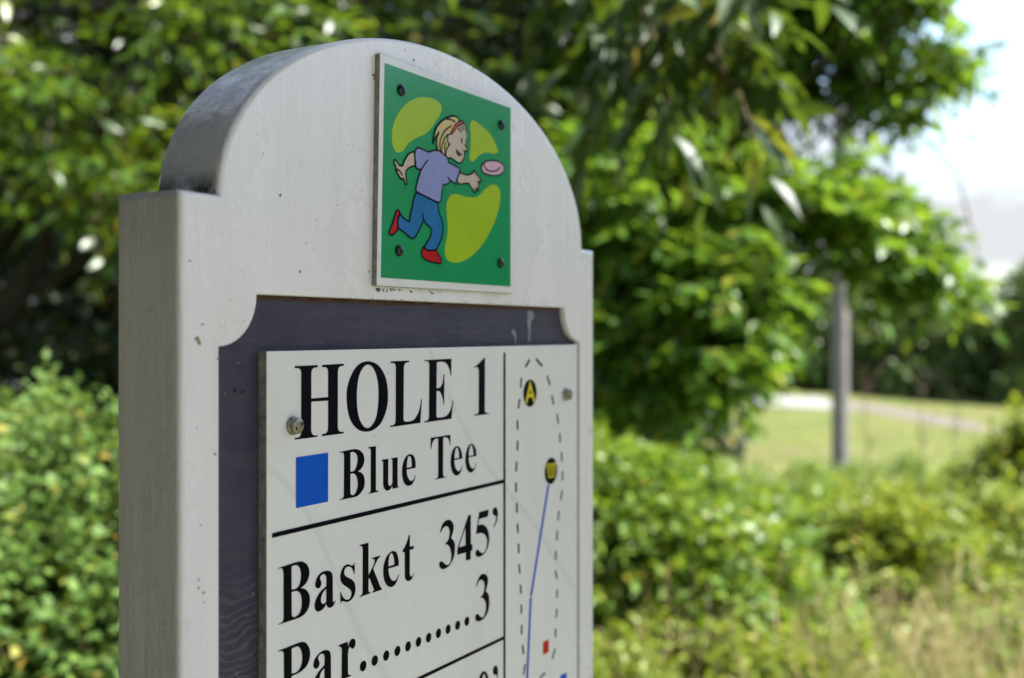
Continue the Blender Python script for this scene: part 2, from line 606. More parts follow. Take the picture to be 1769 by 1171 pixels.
join_marks(rec, st, [M_DROP, M_RUST, M_HOLE])

# weathering marks on the white face: dark specks, rust under the plate, chipped spots
fm = Marks()
rs = random.Random(9)
def blot(x, y, r, mi, off=0.00012, sx=1.0, mk=None):
    mk = mk or fm
    p = pt(x, y, off); c = Vector((p[0], p[2]))
    base = len(mk.v); n = 9
    for k in range(n):
        a = 2 * math.pi * k / n
        q = r * rs.uniform(0.55, 1.15)
        mk.v.append((c.x + sx * q * math.cos(a), -off, c.y + q * math.sin(a)))
    mk.f.append(tuple(base + k for k in range(n))); mk.m.append(mi)
for k in range(48):
    x = 650 + rs.random()**2 * 120; y = 499.5 + (x - 650) * 0.045 + rs.uniform(-1.5, 3.0)
    blot(x, y, rs.uniform(0.0003, 0.0008), 0)
for x, y, r in [(715, 103.5, .0009), (753, 111, .0007), (484, 337, .0008), (518, 469, .0008), (625, 330, .0005), (328, 451, .0007), (583, 354, .0004), (445, 232, .0004),
                (700, 86, .0005), (818, 118, .0007), (350, 560, .0006), (346, 907, .0006), (343, 1016, .0007), (352, 1040, .0005), (340, 740, .0004),
                (455, 265, .0004), (470, 420, .0003), (560, 300, .0003), (600, 250, .0004), (420, 470, .0004), (400, 520, .0004), (360, 470, .0003),
                (645, 130, .0012), (646, 136, .0009), (1018, 740, .0012), (1019, 746, .0010), (1014, 620, .0004), (905, 520, .0006), (940, 523, .0005), (860, 512, .0005)]:
    blot(x, y, r, 0)
for k in range(70):
    blot(rs.uniform(460, 960), 511.5 + rs.uniform(-2.6, 0) + (rs.random()) * 0 + (0), rs.uniform(0.0002, 0.0005), 0) if False else None
for k in range(60):
    x = rs.uniform(450, 974); y = 512.3 + (x - 445) * 0.0312 + rs.uniform(-3.2, -0.6)
    blot(x, y, rs.uniform(0.00015, 0.00045), 0)
for x, y, r in [(341, 585, .0016), (344, 592, .0012), (377, 620, .0009), (372, 784, .0010), (352, 1024, .0010), (637, 469, .0009)]:
    blot(x, y, r, 1)
M_TAN = mark_mat("tan_rust_spot", (0.40, 0.27, 0.16))
join_marks(board, fm, [M_RUST, M_TAN])

# ------- information panel
POFF = 0.0012                      # its face stands this far in front of the sign's face
pl, ptop = pt(460.5, 800, POFF)[0], pt(700, 601.6, POFF)[2]
pr_ = pt(997, 800, POFF)[0]
PB = 1.02
def slab(name, quad, y0, y1, mats, parent, bev=0.0004):
    """quad: 4 (u,h) corners ccw from bottom-left seen from the front; y0 front, y1 back; edge faces use material 1"""
    v = [(u, y0, h) for u, h in quad] + [(u, y1, h) for u, h in quad]
    f = [(0, 1, 2, 3), (7, 6, 5, 4)] + [(i, i + 4, (i + 1) % 4 + 4, (i + 1) % 4) for i in range(4)]
    me = mesh_from(name, v, f, [0, 1, 1, 1, 1, 1])
    o = obj(name, me, mats, parent)
    b = o.modifiers.new("edge", 'BEVEL'); b.width = bev; b.segments = 2; b.limit_method = 'ANGLE'
    return o
panel = slab("information_panel", [(pl, PB), (pr_, PB), (pr_, ptop), (pl, ptop)], -POFF, REC - 0.0004, [M_PANEL, M_EDGE], tee)
o1 = POFF + 0.00015
ink = Marks()
L = [
 ("a:67,163* 358,150* 357,182* 320,184 290,205 278,250* 278,573* 490,555* 490,240* 482,200 455,178 415,178* 415,148* 688,132* 688,160* 655,164 625,185 614,230* 612,930* 622,975 645,993 686,990* 686,1014* 412,1050* 412,1024* 455,1015 482,985 490,940* 490,600* 278,613* 276,980* 290,1020 320,1040 355,1035* 354,1057* 66,1095* 66,1070* 110,1065 140,1040 148,1000* 150,250* 140,210 110,190 67,190*", None, None),
 ("a:995,102 1120,150 1210,290 1245,480 1235,680 1160,880 1060,970 965,993 860,960 770,840 728,640 730,450 790,260 880,140", "a:992,145 1060,190 1110,320 1128,520 1108,760 1060,890 985,947 920,900 870,770 853,560 872,330 920,200", None),
 ("b:117,188* 366,178* 366,202* 325,208 302,235 295,270* 290,960* 297,990 320,1000* 385,995 440,965 490,880 515,790 527,700* 538,700* 518,1018* 112,1076* 114,1052* 150,1048 178,1020 184,980* 187,270* 178,230 155,212 117,212*", None, None),
 ("b:573,172* 936,152* 935,375* 922,375* 915,320 900,270 875,225 840,200 800,195 740,200* 735,551* 780,540 810,495 824,440 831,360* 842,360* 838,768* 829,768* 822,710 805,650 785,605 760,588 736,590* 733,915* 740,940 765,948* 820,940 870,920 915,860 940,790 950,720* 961,722* 936,964* 568,1014* 570,995* 605,988 628,965 634,930* 638,235* 628,200 608,186 573,188*", None, None),
 ("b:1390,130* 1386,840* 1392,870 1410,883 1438,882* 1438,898* 1243,922* 1246,905* 1275,900 1298,880 1304,850* 1306,320* 1300,290 1285,268 1265,264 1240,280* 1238,268* 1300,220 1345,175", None, None),
 ("c:698,165* 870,130* 930,126 985,148 1030,205 1042,270 1030,340 1000,395 955,437* 1000,455 1035,505 1047,580 1035,660 1000,725 950,775 910,793* 700,834* 702,820* 735,812 752,790 756,760* 760,215* 750,185 735,175 702,180*", "c:848,172* 885,167 920,185 943,230 946,300 930,370 900,425 848,440*", "c:848,470* 880,465 915,480 940,530 950,600 940,680 915,740 885,765 860,760 848,735*"),
 ("c:1094,100* 1202,84* 1202,680* 1208,700 1237,705* 1237,719* 1092,750* 1094,740* 1115,733 1128,710 1130,680* 1132,150* 1126,125 1115,117 1094,118*", None, None),
 ("c:1280,275* 1374,260* 1373,580* 1378,620 1392,637 1415,625 1433,590* 1432,290* 1425,270 1412,268* 1412,255* 1504,238* 1504,620* 1508,645 1523,648* 1523,658* 1433,680* 1430,632* 1405,680 1365,704 1330,690 1308,645 1303,590* 1304,325* 1298,300 1282,292*", None, None),
 ("c:1632,412* 1755,386* 1752,300 1730,225 1690,198 1640,210 1590,290 1567,400 1568,500 1590,590 1625,630 1665,636 1705,615 1740,550 1755,492* 1747,490* 1725,545 1700,566 1670,555 1642,505 1630,440", "c:1632,386* 1637,300 1652,230 1668,222 1685,240 1697,300 1700,372*", None),
 ("d:152,172* 513,116* 515,310* 505,312* 498,260 480,200 445,168 415,165 381,172* 378,840* 385,872 400,886 437,884* 437,897* 226,944* 228,930* 260,920 283,890 288,840* 289,188* 245,190 205,220 180,275 165,340 158,380* 149,380*", None, None),
 ("d:585,582* 735,553* 728,480 705,390 668,335 625,328 575,365 535,460 518,560 518,670 540,780 580,850 625,868 670,850 712,780 737,692* 728,688* 700,755 665,785 630,765 600,700 587,630", "d:588,556* 590,480 605,400 630,352 652,375 668,450 673,538*", None),
 ("d:852,532* 992,508* 985,420 965,345 930,295 890,283 845,320 810,410 788,520 787,620 805,720 840,790 885,812 930,790 970,720 995,642* 986,640* 962,705 930,738 895,720 865,650 853,580", "d:852,506* 855,430 870,350 890,306 912,325 930,400 938,490*", None),
 ("e:88,260* 330,180* 400,165 455,172 510,215 538,290 535,380 500,470 455,520 415,550* 470,560 520,605 548,690 540,800 500,890 450,945 395,980* 92,1082* 90,1068* 130,1052 158,1025 167,980* 165,340* 158,295 140,265 90,272*", "e:284,238* 335,220 375,230 405,280 418,350 412,430 390,510 345,558 284,572*", "e:284,610* 340,592 385,605 415,650 428,740 420,850 390,920 340,962 310,968 287,945*"),
 ("e:785,520* 785,400 775,365 750,350 715,365 693,405 700,430 714,470 710,510 690,545 655,554 628,530 628,470 655,390 710,325 780,300 830,302 865,335 878,400* 880,725* 884,748 898,750 912,722* 920,735* 890,800 855,830 825,835 795,815 784,780* 740,850 700,880 660,890 625,860 617,790 640,700 700,600", "e:783,560* 735,620 712,690 708,745 730,775 760,770 785,745*", None),
 ("e:1185,188* 1194,190* 1196,342* 1184,342* 1170,295 1145,255 1110,240 1070,255 1045,300 1045,345 1070,380 1150,425 1190,470 1206,550 1195,640 1150,715 1095,750 1050,745 1015,740 1005,750 998,774* 990,772* 986,610* 996,610* 1015,665 1050,705 1085,718 1125,700 1147,640 1140,590 1100,550 1035,505 1000,460 985,390 1000,310 1035,240 1085,208 1115,208 1150,225 1172,218", None, None),
 ("f:178,262* 307,226* 307,700* 370,570 395,500 388,470 356,467* 355,450* 478,413* 476,428* 440,470 375,605* 480,870* 500,888* 500,907* 362,954* 362,935* 385,915 380,890* 318,738* 307,755* 307,910* 315,940 338,945* 338,958* 180,1016* 180,1000* 215,975 222,930* 224,330* 218,295 205,278 178,278*", None, None),
 ("f:596,604* 745,558* 742,480 720,390 690,355 650,350 600,385 555,460 525,560 520,660 535,770 570,840 620,870 670,855 715,790 748,688* 738,686* 710,755 675,780 640,765 610,710 597,640", "f:597,572* 600,480 615,405 640,380 663,410 677,480 680,545*", None),
 ("f:888,118* 905,112* 905,288* 961,270* 961,318* 905,335* 903,680* 912,708 930,716 945,700 957,665* 966,668* 945,730 915,770 880,783 850,770 832,730* 830,365* 797,362* 797,350* 840,270 870,190", None, None),
 ("g:103,305* 125,230 160,196 195,196 222,235 220,290 202,352* 228,385 235,440 225,520 190,590 150,622 115,625 97,600 98,570 118,557 140,575 170,590 195,560 202,500 190,440 172,415 145,405* 170,380 186,330 185,280 165,250 135,262 110,305*", None, None),
 ("g:352,152* 374,146* 374,408* 387,405* 388,460* 374,466* 373,540* 330,552* 330,480* 254,502* 256,445*", "g:326,260* 270,435* 328,418*", None),
 ("g:448,124* 533,102* 523,165* 447,187* 438,240* 480,235 515,265 535,330 530,410 505,475 465,512 430,518 415,495 420,465 435,455 455,475 480,485 505,455 517,400 512,350 490,318 455,310 418,320*", None, None),
 ("g:590,82 567,110 570,145 590,160* 600,160* 590,210 570,255* 578,258* 605,200 612,130 605,95", None, None),
 ("g:417,782* 440,710 465,675 495,668 520,690 525,740 507,820* 530,850 537,920 525,1000 495,1055 455,1083 425,1083 413,1055 420,1028 435,1020 460,1045 480,1050 500,1010 507,950 500,910 480,882 457,875* 480,850 492,800 490,745 470,722 448,730 424,782*", None, None),
 ("h:105,335* 430,205* 500,185 560,190 610,240 640,310 648,400 630,500 590,590 520,665 440,720 335,765* 335,1130* 345,1170 395,1165* 395,1190* 105,1310* 105,1290* 160,1255 195,1220 205,1160* 200,400* 190,355 165,340 110,352*", "h:335,300* 430,262 470,285 500,350 512,440 500,560 460,650 410,700 335,722*", None),
 ("h:890,575* 893,440 880,400 850,385 810,405 785,460 790,495 808,530 800,590 775,625 740,640 710,620 705,560 725,480 790,390 860,335 930,322 980,345 1000,430* 1003,850* 1010,870 1035,850* 1045,865* 1000,930 950,955 910,950 892,900* 830,985 760,1010 710,970 700,900 730,800 800,680", "h:890,630* 835,700 812,780 808,850 830,890 865,880 892,845*", None),
 ("h:1130,240* 1285,180* 1288,265* 1310,200 1340,145 1380,128 1410,150 1418,200 1405,265 1375,300 1350,295 1330,270 1310,285 1297,330 1290,400* 1290,700* 1300,740 1340,745* 1342,762* 1130,850* 1130,835* 1170,810 1182,770* 1186,320* 1175,285 1160,268 1130,262*", None, None),
 ("o:1345,778 1390,820 1420,920 1432,1080 1415,1300 1370,1440 1320,1480 1270,1450 1240,1340 1235,1150 1245,950 1290,815", "o:1340,830 1320,860 1300,960 1292,1150 1300,1350 1325,1420 1355,1380 1372,1200 1372,1000 1362,880", None),
 ("o:1540,680 1505,710 1490,770 1500,830 1525,845* 1558,840* 1553,890 1530,960 1505,1000* 1515,1010* 1560,930 1575,850 1575,760 1560,700", None, None),
]
for wi, (i0, i1) in enumerate([(0, 4), (4, 5), (5, 9), (9, 12), (12, 18), (18, 22), (26, 28), (22, 26)]):
    ink = Marks()
    for a_, b_, c_ in L[i0:i1]: ink.fill(a_, o1, 0, b_, c_)
    if wi != 7: ink.build("lettering", [M_INK], panel)
    else: par = ink
ink = par
for k, (x, y) in enumerate([(627.5, 1150.4), (647.6, 1141), (667.3, 1132.5), (686.7, 1124.4), (705.1, 1116.5), (723.1, 1108.7), (740.6, 1101.4), (757.6, 1094), (774.2, 1087), (790.8, 1080.1), (806.7, 1073.2)]):
    p = pt(x, y, o1); z = C / (VX - x)
    ink.disc(Vector((p[0], p[2])), o1, 0.00272, 0, 24)
ink.build("lettering", [M_INK], panel)

def bar(name, u0, u1, h0, h1, off, mat, parent):
    return obj(name, mesh_from(name, [(u0, -off, h0), (u1, -off, h0), (u1, -off, h1), (u0, -off, h1)], [(0, 1, 2, 3)]), mat, parent)
ul, ur = pt(470, 900, o1)[0], pt(869.8, 900, o1)[0]
uv2 = pt(873.2, 900, o1)[0]
bar("divider_line", ul, ur, pt(869.5, 834.6, o1)[2], pt(869.5, 828.3, o1)[2], o1, M_INK, panel)
bar("divider_line", ul, ur, pt(869.5, 1105, o1)[2], pt(869.5, 1099.2, o1)[2], o1, M_INK, panel)
bar("divider_line", ur, uv2, PB + 0.01, pt(871, 609, o1)[2], o1, M_INK, panel)
sq = Marks(); sq.fill("c:91,240* 540,174* 538,856* 91,948*", o1, 0); sq.build("blue_square", [M_BLUE], panel)
mp = Marks()
dw = 0.0020
dash = ["l:232,285 295,175", "l:165,585 172,440", "l:130,885 150,745", "r:146,755 149,810", "m:105,155 103,280", "m:93,418 84,545", "m:82,685 86,805",
        "m:92,940 98,1065", "s:147,282 150,334", "s:152,398 155,452", "s:156,515 160,570", "s:164,632 167,685", "s:169,748 170,800", "s:171,865 171,920",
        "n:290,435 317,640", "n:352,860 310,1100", "s:141,165 146,215"]
dash2 = ["l:385,165 475,272", "l:545,410 587,548", "l:612,692 640,825", "l:688,960 708,1100", "m:635,60 643,178", "m:655,300 666,415", "m:672,540 671,658",
         "m:668,785 648,908", "m:627,1040 613,1160", "s:376,323 373,378", "s:369,437 366,490", "s:366,552 375,598", "s:375,660 375,710", "s:375,770 370,825",
         "s:366,886 366,937", "n:1015,515 955,750"]
for d in dash[:-1] if False else dash: mp.stroke(d, o1, dw, 0, caps=False)
for d in dash2: mp.stroke(d, o1, dw, 0, caps=False)
mp.stroke("s:325,58 225,698", o1, 0.0027, 1, caps=False)
mp.stroke("s:223.5,706 203,1171 198,1400", o1, 0.0027, 1, caps=False)
mp.stroke("n:790,1065 735,1115 690,1180 670,1300", o1, 0.0017, 0)
mp.fill("0:968,1166.5* 979,1161.5* 979,1182* 968,1187*", o1, 1)
mp.fill("n:748,380* 872,310* 880,588* 750,665*", o1, 2)
def badge(spec, hpx):
    x, y, _ = parse(spec)[0]
    p = pt(x, y, o1); mp.disc(Vector((p[0], p[2])), o1, hpx * (C / (VX - x)) / F, 3, 48)
badge("l:299,661", 23.5)
o2, o3 = o1 + 0.0001, o1 + 0.0002
mp.stroke("l:247,782* 301,532* 356,768*", o2, 0.0027, 4)
mp.stroke("l:262,705 345,690", o2 + 0.00003, 0.0023, 4)
badge("m:526,537", 22.8)
mp.fill("m:467,452* 590,430* 565,618* 495,630*", o2, 4)
for a_, b_ in [((488, 462), (507, 612)), ((508, 458), (518, 610)), ((529, 454), (530, 608)), ((549, 450), (541, 606)), ((569, 447), (553, 603))]:
    mp.stroke(f"m:{a_[0]},{a_[1]} {b_[0]},{b_[1]}", o3, 0.0008, 3, caps=False)
mp.build("hole_map", [M_GREY, M_BLUE, M_RED, M_INK, M_YEL], panel)

# ------- screws
def revolve(profile, seg, name):
    """profile [(r, y)] y negative towards the viewer"""
    v, f = [], []
    for r, y in profile:
        for k in range(seg):
            a = 2 * math.pi * k / seg
            v.append((r * math.cos(a), y, r * math.sin(a)))
    for i in range(len(profile) - 1):
        for k in range(seg):
            j = (k + 1) % seg
            f.append((i * seg + k, i * seg + j, (i + 1) * seg + j, (i + 1) * seg + k))
    f.append(tuple((len(profile) - 1) * seg + k for k in range(seg)))
    return v, f
def screw_mesh(kind):
    if kind == 'pan':
        v, f = revolve([(0.0044, 0.0), (0.0046, -0.0006), (0.0043, -0.0012), (0.0036, -0.0014), (0.0036, -0.0024), (0.0039, -0.0028), (0.0038, -0.0036), (0.0033, -0.0041), (0.0018, -0.0042)], 28, 's')
        mi = [0] * len(f)
        for dx, dz in ((0.0017, 0.0012), (-0.0017, -0.0016)):
            b = len(v)
            for k in range(12):
                a = 2 * math.pi * k / 12
                v.append((dx + 0.0008 * math.cos(a), -0.00425, dz + 0.0009 * math.sin(a)))
            f.append(tuple(b + k for k in range(12))); mi.append(1)
    else:
        R = 0.0032
        prof = [(R * 0.98, 0.0), (R, -0.0004)] + [(R * math.cos(a), -0.0004 - 0.0019 * math.sin(a)) for a in (0.25, 0.5, 0.75, 1.0, 1.25, 1.42)]
        v, f = revolve(prof, 28, 's')
        mi = [0] * len(f)
        for ang in (0.35, 0.35 + math.pi / 2):
            b = len(v); ca, sa = math.cos(ang), math.sin(ang)
            for x, z in ((-.0015, -.0003), (.0015, -.0003), (.0015, .0003), (-.0015, .0003)):
                v.append((x * ca - z * sa, -0.00236 if ang < 1 else -0.00239, x * sa + z * ca))
            f.append((b, b + 1, b + 2, b + 3)); mi.append(1)
    me = mesh_from("screw", v, f, mi)
    me.polygons.foreach_set("use_smooth", [len(p.vertices) == 4 for p in me.polygons])
    bm = bmesh.new(); bm.from_mesh(me); bmesh.ops.recalc_face_normals(bm, faces=bm.faces); bm.to_mesh(me); bm.free()
    return me
pan = screw_mesh('pan'); pan.materials.append(M_STEEL); pan.materials.append(M_HOLE)
dome = screw_mesh('dome'); dome.materials.append(M_BLACKM); dome.materials.append(M_HOLE)
for x, y in ((505.5, 735), (976.5, 681)):
    p = pt(x, y, POFF)
    s_ = obj("screw", pan, [M_STEEL, M_HOLE], panel); s_.location = p; s_.rotation_euler = (0, 0.2 if x < 600 else -0.9, 0)
    s_["label"] = "dull steel two-hole screw"
# ------- picture plate
QO = 0.0034
qc = [pt(650.6, 493.4, QO), pt(885.5, 506.5, QO), pt(883.5, 184.5, QO), pt(656.6, 91.2, QO)]
plate = slab("picture_plate", [(q[0], q[2]) for q in qc], -QO, -0.0002, [M_PLATE, M_EDGE], tee)
pic = Marks()
a1 = QO + 0.0001
pic.fill("p:113.5,123.5* 668,322* 667,1108* 96.5,1068*", a1, 0)
a2, a3, a4, a5 = a1 + 0.0001, a1 + 0.0002, a1 + 0.0003, a1 + 0.0004
pic.fill("p:145,430 160,370 200,310 250,280 300,275 345,290 365,325 345,370 300,430 250,455 220,475 190,512 165,515 148,480", a2, 1)
pic.fill("p:500,376 540,400 580,440 605,490 612,515 595,523 560,518 530,530 500,557 487,545 490,500 492,440 488,400", a2, 1)
pic.fill("p:385,750 400,710 425,700 470,712 520,712 555,680 590,658 615,675 622,720 608,790 580,860 530,940 470,990 420,1002 385,985 378,940 390,870 388,800", a2, 1)
face = "j:300,310* 320,330 360,280 390,235 440,205 480,190 505,220 515,290 512,400 508,470* 530,525 505,560 495,568* 488,630 460,690 430,718 380,700 330,660 290,645 262,660* 240,620* 245,560 262,500 282,462 262,400 262,345"
hair = "j:65,452* 75,370 105,250 160,170 240,110 320,80 375,85 405,110 412,140* 360,190 315,265 300,310* 262,345 262,400 282,455 262,500 245,560 240,620* 185,575 130,545* 115,450 120,370 150,295* 95,375"
arm1 = "i:385,605* 340,610 290,650 245,730 215,805* 165,800 150,770 125,735 98,722 95,755 120,820 125,880 160,940 190,990 230,990* 245,1030 262,1077 275,1060 265,980 262,900 280,860 330,825 395,805* 392,700"
arm2 = "j:432,840* 480,865 540,875 590,855 628,805* 635,850* 680,900 720,955* 710,972* 670,960* 680,1010 675,1085* 655,1055* 632,1125* 610,1060* 600,1085* 560,1010 545,990 490,990 430,1000 388,965* 400,900"
legs = "k:470,95* 435,170 410,290 385,410 375,490* 330,470 290,435 245,385* 218,440 215,520 222,575* 300,635 370,695* 415,718 450,695 500,610 565,470* 610,530 675,590* 655,690 610,770 570,840* 600,865 650,880* 735,872* 760,820 800,730 825,600 815,480 770,360 757,235* 620,165"
shoe1 = "k:215,335 180,400 150,500 110,600 100,645 120,672 165,655 220,595* 215,520 222,440 252,392*"
shoe2 = "k:565,830* 535,900 555,975 620,1020 720,1045 790,1055 808,1030 790,970 755,915 733,872* 650,880 600,868"
shirt = "i:395,600* 420,555 445,545 510,570 580,605 620,600 680,580 750,595 810,640 865,690 j:268,680 275,705* 350,745 420,785 432,805* 405,880 380,950 375,998* 330,970 295,945* 285,975 250,1000 205,1010* q:590,195* 578,260 572,320 565,345 545,352 480,325 420,295 370,268 352,250 355,210 375,130 395,65* i:490,855* 440,855 415,835 405,780 395,690"
band = "j:300,305* 340,235 380,185 420,155 455,145 470,180* 430,195 385,230 350,280 318,325*"
disc = "t:497,828 510,780 560,745 632,737 700,750 750,790 767,840 750,885 700,912 632,918 565,905 515,875"
for sp, mi in ((face, 5), (arm1, 5), (arm2, 5), (legs, 3), (shoe1, 4), (shoe2, 4), (disc, 8)): pic.fill(sp, a3, mi)
pic.fill(hair, a3 + 0.00003, 6)
pic.fill(shirt, a4, 2)
pic.fill(band, a4, 7)
sw = 0.00095
for sp in (arm1, arm2, legs, shoe1, shoe2, disc, shirt): pic.stroke(sp, a5, sw, 9, closed=True)
pic.stroke(band, a5, 0.0007, 9, closed=True)
for sp, w_ in [("j:65,452 75,370 105,250 160,170 240,110 320,80 375,85 405,110 417,140", 1.15), ("j:65,452* 95,375 150,295* 120,370 115,450 130,545", 1), ("j:250,118 310,130 360,160", 1),
              ("j:310,210 230,275 170,380 155,460 165,550", .9), ("j:300,318 240,355 195,440 182,500 185,570", .9), ("j:232,430 222,500 228,590", .8), ("j:262,345 260,400 272,445 293,460", .9),
              ("j:285,465 262,500 240,560 240,620", .9), ("j:455,145 485,180 508,230 518,310", .8), ("j:400,245 430,275 440,305", .8), ("j:435,220 452,245 460,270", .7), ("j:470,215 480,240 485,270", .7),
              ("j:453,390 453,435", 1.1), ("j:512,408 513,440", 1.2), ("j:492,465 522,505 529,535 510,560 478,545", 1), ("j:380,535 410,575 455,603", 1), ("j:385,550 400,600 425,618", 1.1),
              ("j:495,570 486,640 455,700 430,717 390,705 330,662 290,645 265,655", 1), ("i:580,725 530,785 490,855", 1), ("j:265,905 295,945", 1), ("k:545,378 560,430 570,480", 1),
              ("i:130,862 165,872 210,935", 1.0), ("i:145,850 128,880 150,925 185,985", .9), ("t:528,782 548,838 605,866 670,860 716,820", .9)]:
    pic.stroke(sp, a5 + 0.00005, sw * w_, 9)
pic.build("printed_picture", G_MATS, plate)
for x, y in ((692.2, 155.8), (865.2, 215.8), (688.8, 432.8), (863.8, 454.2)):
    p = pt(x, y, a1)
    s_ = obj("screw", dome, [M_BLACKM, M_HOLE], plate); s_.location = p; s_.rotation_euler = (0, (x * 7.3) % 1.5, 0)
    s_["label"] = "black domed cross-head screw"

# ------------------------------------------------------------------ terrain
def ground_z(x, y):
    ys = [-40, 0, 3.5, 12, 22, 36, 58, 72, 100, 160, 400]
    zs = [0.2, 0, 0, -0.95, -1.75, -2.65, -2.05, -1.75, -0.5, 3.0, 8.0]
    z = np.interp(y, ys, zs)
    # the ground falls a little towards the right, rises to the left
    return z + 0.012 * np.clip(-x, -40, 40) * np.clip((y - 4) / 20, 0, 1) + 0.05 * np.sin(x * 0.7 + y * 0.33)
def grid_mesh(name, xs, ys, dz=0.0):
    X, Y = np.meshgrid(xs, ys)
    Z = ground_z(X, Y) + dz
    V = np.stack([X, Y, Z], -1).reshape(-1, 3)
    nx, ny = len(xs), len(ys)
    i = np.arange(nx - 1)[None, :] + nx * np.arange(ny - 1)[:, None]
    Fc = np.stack([i, i + 1, i + nx + 1, i + nx], -1).reshape(-1, 4)
    return np_mesh(name, V, Fc, True)
def ground_mat():
    n = N("meadow_ground")
    tc = n.n("TexCoord").outputs['Object']
    a = n.noise(0.35, 5, 0.6, tc)
    b = n.noise(6, 6, 0.7, tc)
    c = n.noise(0.12, 3, 0.5, tc, (1, 2.5, 1))
    col = n.mix(n.ramp(a, [(0.35, 0), (0.65, 1)]), (0.076, 0.098, 0.021), (0.135, 0.132, 0.036))
    col = n.mix(n.ramp(c, [(0.5, 0), (0.7, 0.8)]), col, (0.13, 0.108, 0.045))
    col = n.mix(n.ramp(b, [(0.4, 0), (0.7, 0.6)]), col, (0.07, 0.10, 0.022))
    n.pbr(col, 0.9, n.bump(b, 0.6, 0.05), spec=0.2)
    return n.m
xs = np.concatenate([np.linspace(-300, -32, 20), np.linspace(-30, 40, 90), np.linspace(44, 300, 20)])
ys = np.concatenate([np.linspace(-40, 0, 20), np.linspace(0.5, 80, 130), np.linspace(84, 400, 40)])
tag(obj("ground", grid_mesh("ground", xs, ys), ground_mat()), kind="structure")

# pale road crossing the far side of the meadow, narrowing to a path on the right
def strip(name, pts, dz, mat, seg=40):
    V, Fc = [], []
    P = [Vector(p) for p in pts]
    fine = []
    for i in range(len(P) - 1):
        for k in range(8): fine.append(P[i].lerp(P[i + 1], k / 8))
    fine.append(P[-1])
    for i, p in enumerate(fine):
        for s in range(5):
            t = s / 4 * 2 - 1
            y = p.y + t * p.z / 2
            V.append((p.x, y, float(ground_z(p.x, y)) + dz))
    for i in range(len(fine) - 1):
        for s in range(4):
            a = i * 5 + s
            Fc.append((a, a + 5, a + 6, a + 1))
    me = mesh_from(name, V, Fc)
    return obj(name, me, mat)
def gravel(name, c):
    n = N(name)
    a = n.noise(3, 6, 0.65)
    n.pbr(n.mix(n.ramp(a, [(0.35, 0), (0.7, 1)]), c, tuple(x * 0.8 for x in c)), 0.9, spec=0.2)
    return n.m
road = strip("road", [(-60, 63, 8), (-10, 60, 8), (6, 59, 8), (12, 58, 8.0), (17.2, 57, 7.0)], 0.03, gravel("pale_concrete", (0.23, 0.23, 0.22)))
tag(road, kind="structure")
def ribbon_path(name, pts, w, dz, mat):
    P = [Vector(p) for p in smooth2d([(x, y, False) for x, y in pts], False, 8)]
    V, Fc = [], []
    for i, p in enumerate(P):
        d = (P[min(i + 1, len(P) - 1)] - P[max(i - 1, 0)]).normalized(); q = Vector((-d.y, d.x))
        for k in range(7):
            c = p + q * w * (k / 6 - .5)
            V.append((c.x, c.y, float(ground_z(c.x, c.y)) + dz))
    for i in range(len(P) - 1):
        for k in range(6):
            a = i * 7 + k; Fc.append((a, a + 1, a + 8, a + 7))
    return obj(name, mesh_from(name, V, Fc), mat)
path = ribbon_path("path", [(14, 59.5), (17.2, 57), (18.6, 53), (19.6, 48), (20.1, 43), (20.0, 38), (19, 30)], 2.4, 0.02, gravel("tan_gravel", (0.145, 0.125, 0.105)))
tag(path, kind="structure")

pad = strip("unseen_fill_pad", [(0.9, -1.2, 2.6), (2.0, -1.1, 2.6), (4.6, -0.9, 2.6), (7.5, -0.6, 2.6)], 0.035, gravel("fill_pad_concrete", (0.52, 0.52, 0.53)))  # unseen pad, added to bounce neutral light onto the sign's face
tag(pad, kind="structure")

# ------------------------------------------------------------------ foliage machinery
rng = np.random.default_rng(4)
def unit(v): return v / np.maximum(np.linalg.norm(v, axis=-1, keepdims=True), 1e-9)
def blade_leaves(P, D, Nn, Ls, Ws, K=2, bend=0.25, fold=0.18):
    """P base points, D directions, Nn normals -> (V, quads); each leaf is its own island with a midrib"""
    n = len(P)
    D = unit(D); B = unit(np.cross(D, Nn)); Nn = np.cross(B, D)
    ts = np.linspace(0, 1, K + 1)
    prof = np.sin(np.pi * np.clip(ts, 0, 1) ** 0.8)
    cols = []
    for k, t in enumerate(ts):
        mid = P + D * (Ls * t)[:, None] - Nn * (Ls * bend * t * t)[:, None]
        w = (Ws * 0.5 * prof[k])[:, None]
        if k == 0 or k == K: cols.append(mid[:, None, :])
        else: cols.append(np.stack([mid - B * w + Nn * w * fold, mid, mid + B * w + Nn * w * fold], 1))
    V = np.concatenate(cols, 1)
    per = V.shape[1]
    base = np.arange(n)[:, None] * per
    tri = []
    # first station single vertex 0; interior stations 1+3(k-1)..; last vertex per-1
    tri += [(0, 2, 1), (0, 3, 2)]
    for k in range(1, K - 1):
        a = 1 + 3 * (k - 1); b = a + 3
        tri += [(a, a + 1, b + 1), (a, b + 1, b), (a + 1, a + 2, b + 2), (a + 1, b + 2, b + 1)]
    a = 1 + 3 * (K - 2)
    tri += [(a, a + 1, per - 1), (a + 1, a + 2, per - 1)]
    T_ = np.array(tri)
    Fc = (base[:, :, None] + T_[None]).reshape(-1, 3)
    return V.reshape(-1, 3), Fc
